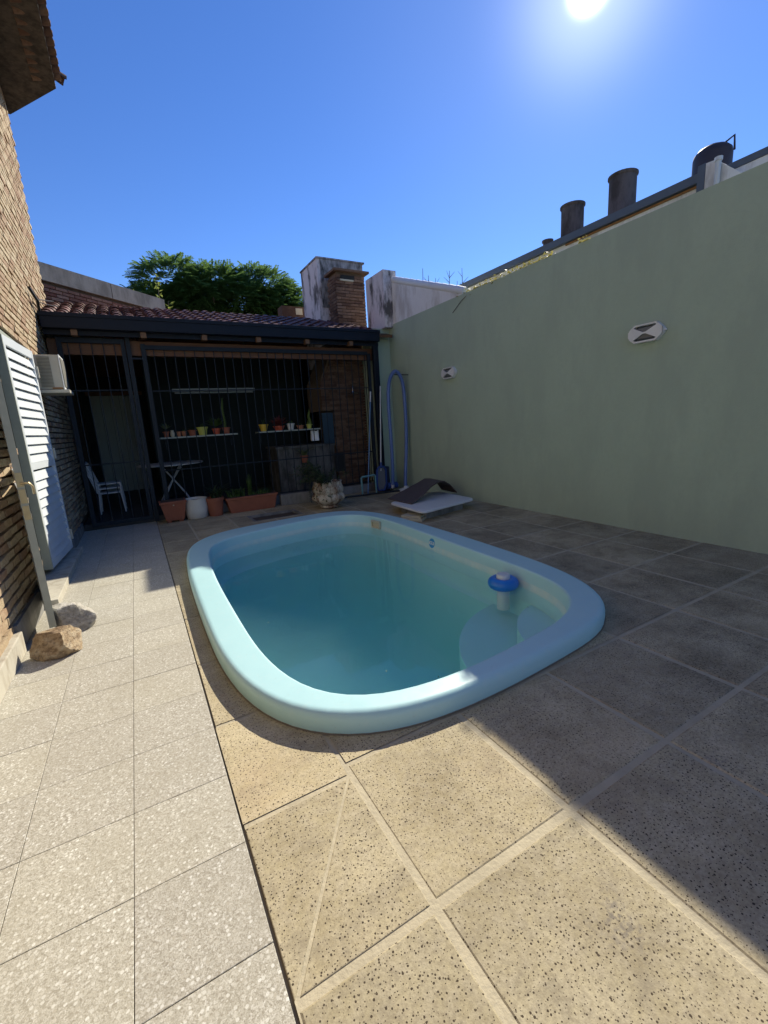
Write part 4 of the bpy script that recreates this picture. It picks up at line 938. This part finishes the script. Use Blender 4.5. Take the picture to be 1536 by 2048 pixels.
# ------------------------------------------------------------------ neighbour beyond the green wall
nb_ = thing('neighbour_house', (9, 6, 0), 'low white neighbouring house with long blue grey roof edge beyond the green wall', 'house')
part('wall', MB().box(7.06, 12, 2.2, 10, 0, 4.455), 'whitewall', nb_); part('flashing', MB().box(6.98, 7.05, 3.45, 9.9, 4.46, 4.57), 'roofgrey', nb_); part('roof', MB().box(7.05, 12.1, 2.2, 10.0, 4.46, 4.54), 'roofgrey', nb_)
part('rust_line', MB().box(7.035, 7.06, 3.5, 5.6, 4.425, 4.45), 'rust', nb_)
part('parapet', MB().prism([(6.94, 3.0, 4.0), (6.94, 3.40, 4.0), (6.94, 3.40, 4.625), (6.94, 3.29, 4.615), (6.94, 3.0, 4.34)], (.36, 0, 0)), 'whitewall', nb_); part('vent_pipe', MB().tube([(6.9, 3.24, 4.1), (6.9, 3.24, 4.57)], .032, 10).tube([(6.9, 3.24, 4.57), (6.9, 3.24, 4.61)], .045, 10), 'whiteplastic', nb_, True)
part('parapet_edge', MB().box(6.93, 7.0, 3.402, 3.49, 4.2, 4.63), 'roofgrey', nb_)
def flue(x, y, r, z1, label, top=True):
    f = thing('roof_flue', (x, y, 4.54), label, 'flue', 'flues on the neighbouring roof'); part('pipe', MB().lathe((x, y, 0), [(r, 4.54), (r, z1-.05)], 24), 'fiber', f, True)
    if top: part('collar', MB().lathe((x, y, 0), [(r+.001, z1-.05), (r+.022, z1-.03), (r+.022, z1), (r-.02, z1), (r-.03, z1-.3), (.001, z1-.3)], 24), 'fiber', f, True)
flue(8.0, 6.22, .205, 5.46, 'middle-sized open flue pipe on the neighbour roof, left of the tallest one')
flue(8.0, 5.22, .215, 5.52, 'tallest stained open flue pipe on the neighbour roof'); flue(8.0, 6.80, .09, 5.06, 'tiny flue stub at the left of the neighbour roof edge')
t = thing('water_tank', (11, 5.28, 4.5), 'dark domed water tank standing on the neighbour roof', 'tank')
part('drum', MB().lathe((11, 5.28, 0), [(.335, 4.54), (.335, 6.44), (.32, 6.52), (.25, 6.59), (.13, 6.62), (.12, 6.65), (.001, 6.66)], 32), 'tank', t, True)
part('float_arm', MB().tube([(11, 5.1, 6.60), (11, 4.92, 6.66), (11, 4.9, 6.4)], .02, 6), 'tank', t)
single('overhead_cable', MB().tube([(9.3, 4.25, 5.33), (9, 3.97, 5.28), (9, 3.5, 5.33), (9, 2.6, 5.45)], .006, 5), 'black', 'thin black cable crossing the sky by the water tank', 'cable')
bt = thing('bare_shrub', (9.4, 12, 4.5), 'bare thin twigs standing up behind the sloping white wall', 'shrub'); b = MB()
for x, z in ((8.55, 6.18), (8.75, 6.0), (9.06, 5.95), (9.57, 6.22), (9.9, 5.95), (10.12, 6.36), (10.3, 5.9)):
    b.tube([(x, 12, 4.5), (x+rnd(-.05, .05), 12, (4.5+z)/2), (x+rnd(-.04, .04), 12, z)], [.022, .016, .007], 5)
    for k in range(5): h_ = rnd(5.2, z-.1); s = random.choice((-1, 1)); b.tube([(x, 12, h_), (x+s*.16, 12+rnd(-.1, .1), h_+.18)], [.01, .004], 4)
part('twigs', b, 'bark', bt)

# ------------------------------------------------------------------ trees behind
def frond(mb, p, d, L):
    d = d.normalized(); s = d.cross(Vector((0, 0, 1))); s = s.normalized() if s.length > .05 else Vector((1, 0, 0))
    for i in range(1, 8):
        t = i/7; c = p+d*L*t+Vector((0, 0, -.35*L*t*t))
        for sg in (-1, 1):
            q = (s*sg+d*.7+Vector((0, 0, -.25))).normalized(); leaf(mb, c, q, Vector((0, 0, 1)), L*.32*(1-.45*t), .075)
tr = thing('shade_tree', (4.2, 21.5, 0), 'broad dark green feathery tree behind the pavilion roof', 'tree')
tk = MB().tube([(4.2, 21.5, 0), (4.15, 21.5, 2.5), (4.3, 21.4, 4.2)], [.3, .24, .2], 10)
for a in range(7):
    q = a*.9; tk.tube([(4.25, 21.45, 3.9), (4.2+1.2*math.cos(q), 21.5+1.0*math.sin(q), 5.6), (4.2+2.6*math.cos(q), 21.5+1.8*math.sin(q), 7.0)], [.13, .08, .03], 6)
part('trunk', tk, 'bark', tr, True)
cw = MB()
lobes = [((1.5, 21.2, 6.9), (1.1, 1.2, .75)), ((2.4, 21.0, 7.75), (1.3, 1.4, .95)), ((4.1, 21.0, 7.6), (1.7, 1.5, .95)), ((5.9, 21.2, 7.75), (1.6, 1.5, 1.0)), ((7.1, 21.4, 7.2), (1.3, 1.3, 1.0)), ((4.4, 21.8, 6.9), (3.4, 1.8, 1.1)), ((2.8, 21.3, 6.4), (1.8, 1.2, .9)), ((6.3, 21.3, 6.3), (1.9, 1.4, .9)), ((3.2, 20.3, 7.3), (1.0, .8, .6)), ((5.2, 20.2, 7.2), (1.1, .8, .6)), ((6.6, 20.3, 6.9), (1.0, .8, .7))]
for c, s in lobes:
    for k in range(int(640*s[0]*s[2])):
        v = rdir(-.55); rr = rnd(.72, 1.04); p = Vector((c[0]+v.x*s[0]*rr, c[1]+v.y*s[1]*rr, c[2]+v.z*s[2]*rr)); frond(cw, p, (v+Vector((rnd(-.5, .5), rnd(-.5, .5), rnd(-.1, .5)))), rnd(.35, .62))
cw.v = [(x, y, z-.22) for x, y, z in cw.v]
part('crown', cw, 'leaftree', tr)
sp = thing('lime_sapling', (1.1, 12.9, 3), 'slender lime green sapling rising beside the concrete parapet', 'tree'); b, lf = MB(), MB()
for x, y, z in ((1.12, 13.1, 5.6), (.9, 13.2, 5.0), (1.3, 13.0, 4.95), (.55, 13.6, 5.2), (1.75, 13.1, 4.75)):
    pts = [Vector((1.1, 13.3, 2.5)).lerp(Vector((x, y, z)), t/5) for t in range(6)]; b.tube(pts, [.02, .018, .015, .012, .009, .004], 5)
    for k in range(56):
        t = rnd(.5, 1); p = Vector((1.1, 13.3, 2.5)).lerp(Vector((x, y, z)), t); leaf(lf, p+rdir()*.05, rdir(-.3), Vector((0, 0, 1)), rnd(.08, .15), .055)
part('stems', b, 'bark', sp); part('foliage', lf, 'leaflime', sp)
# cable bundle on the house corner
single('cable_bracket', MB().tube([(-1.0, 8.55, 3.85), (-.95, 8.75, 3.72), (-.98, 9.0, 3.6)], .022, 6).tube([(-.97, 8.8, 3.75), (-.9, 9.3, 3.86), (-.85, 9.9, 4.0)], .008, 5).tube([(-.97, 8.8, 3.72), (-.9, 9.3, 3.80), (-.8, 9.9, 3.92)], .008, 5), 'black', 'black cable clamp on the brick corner above the gutter', 'bracket')
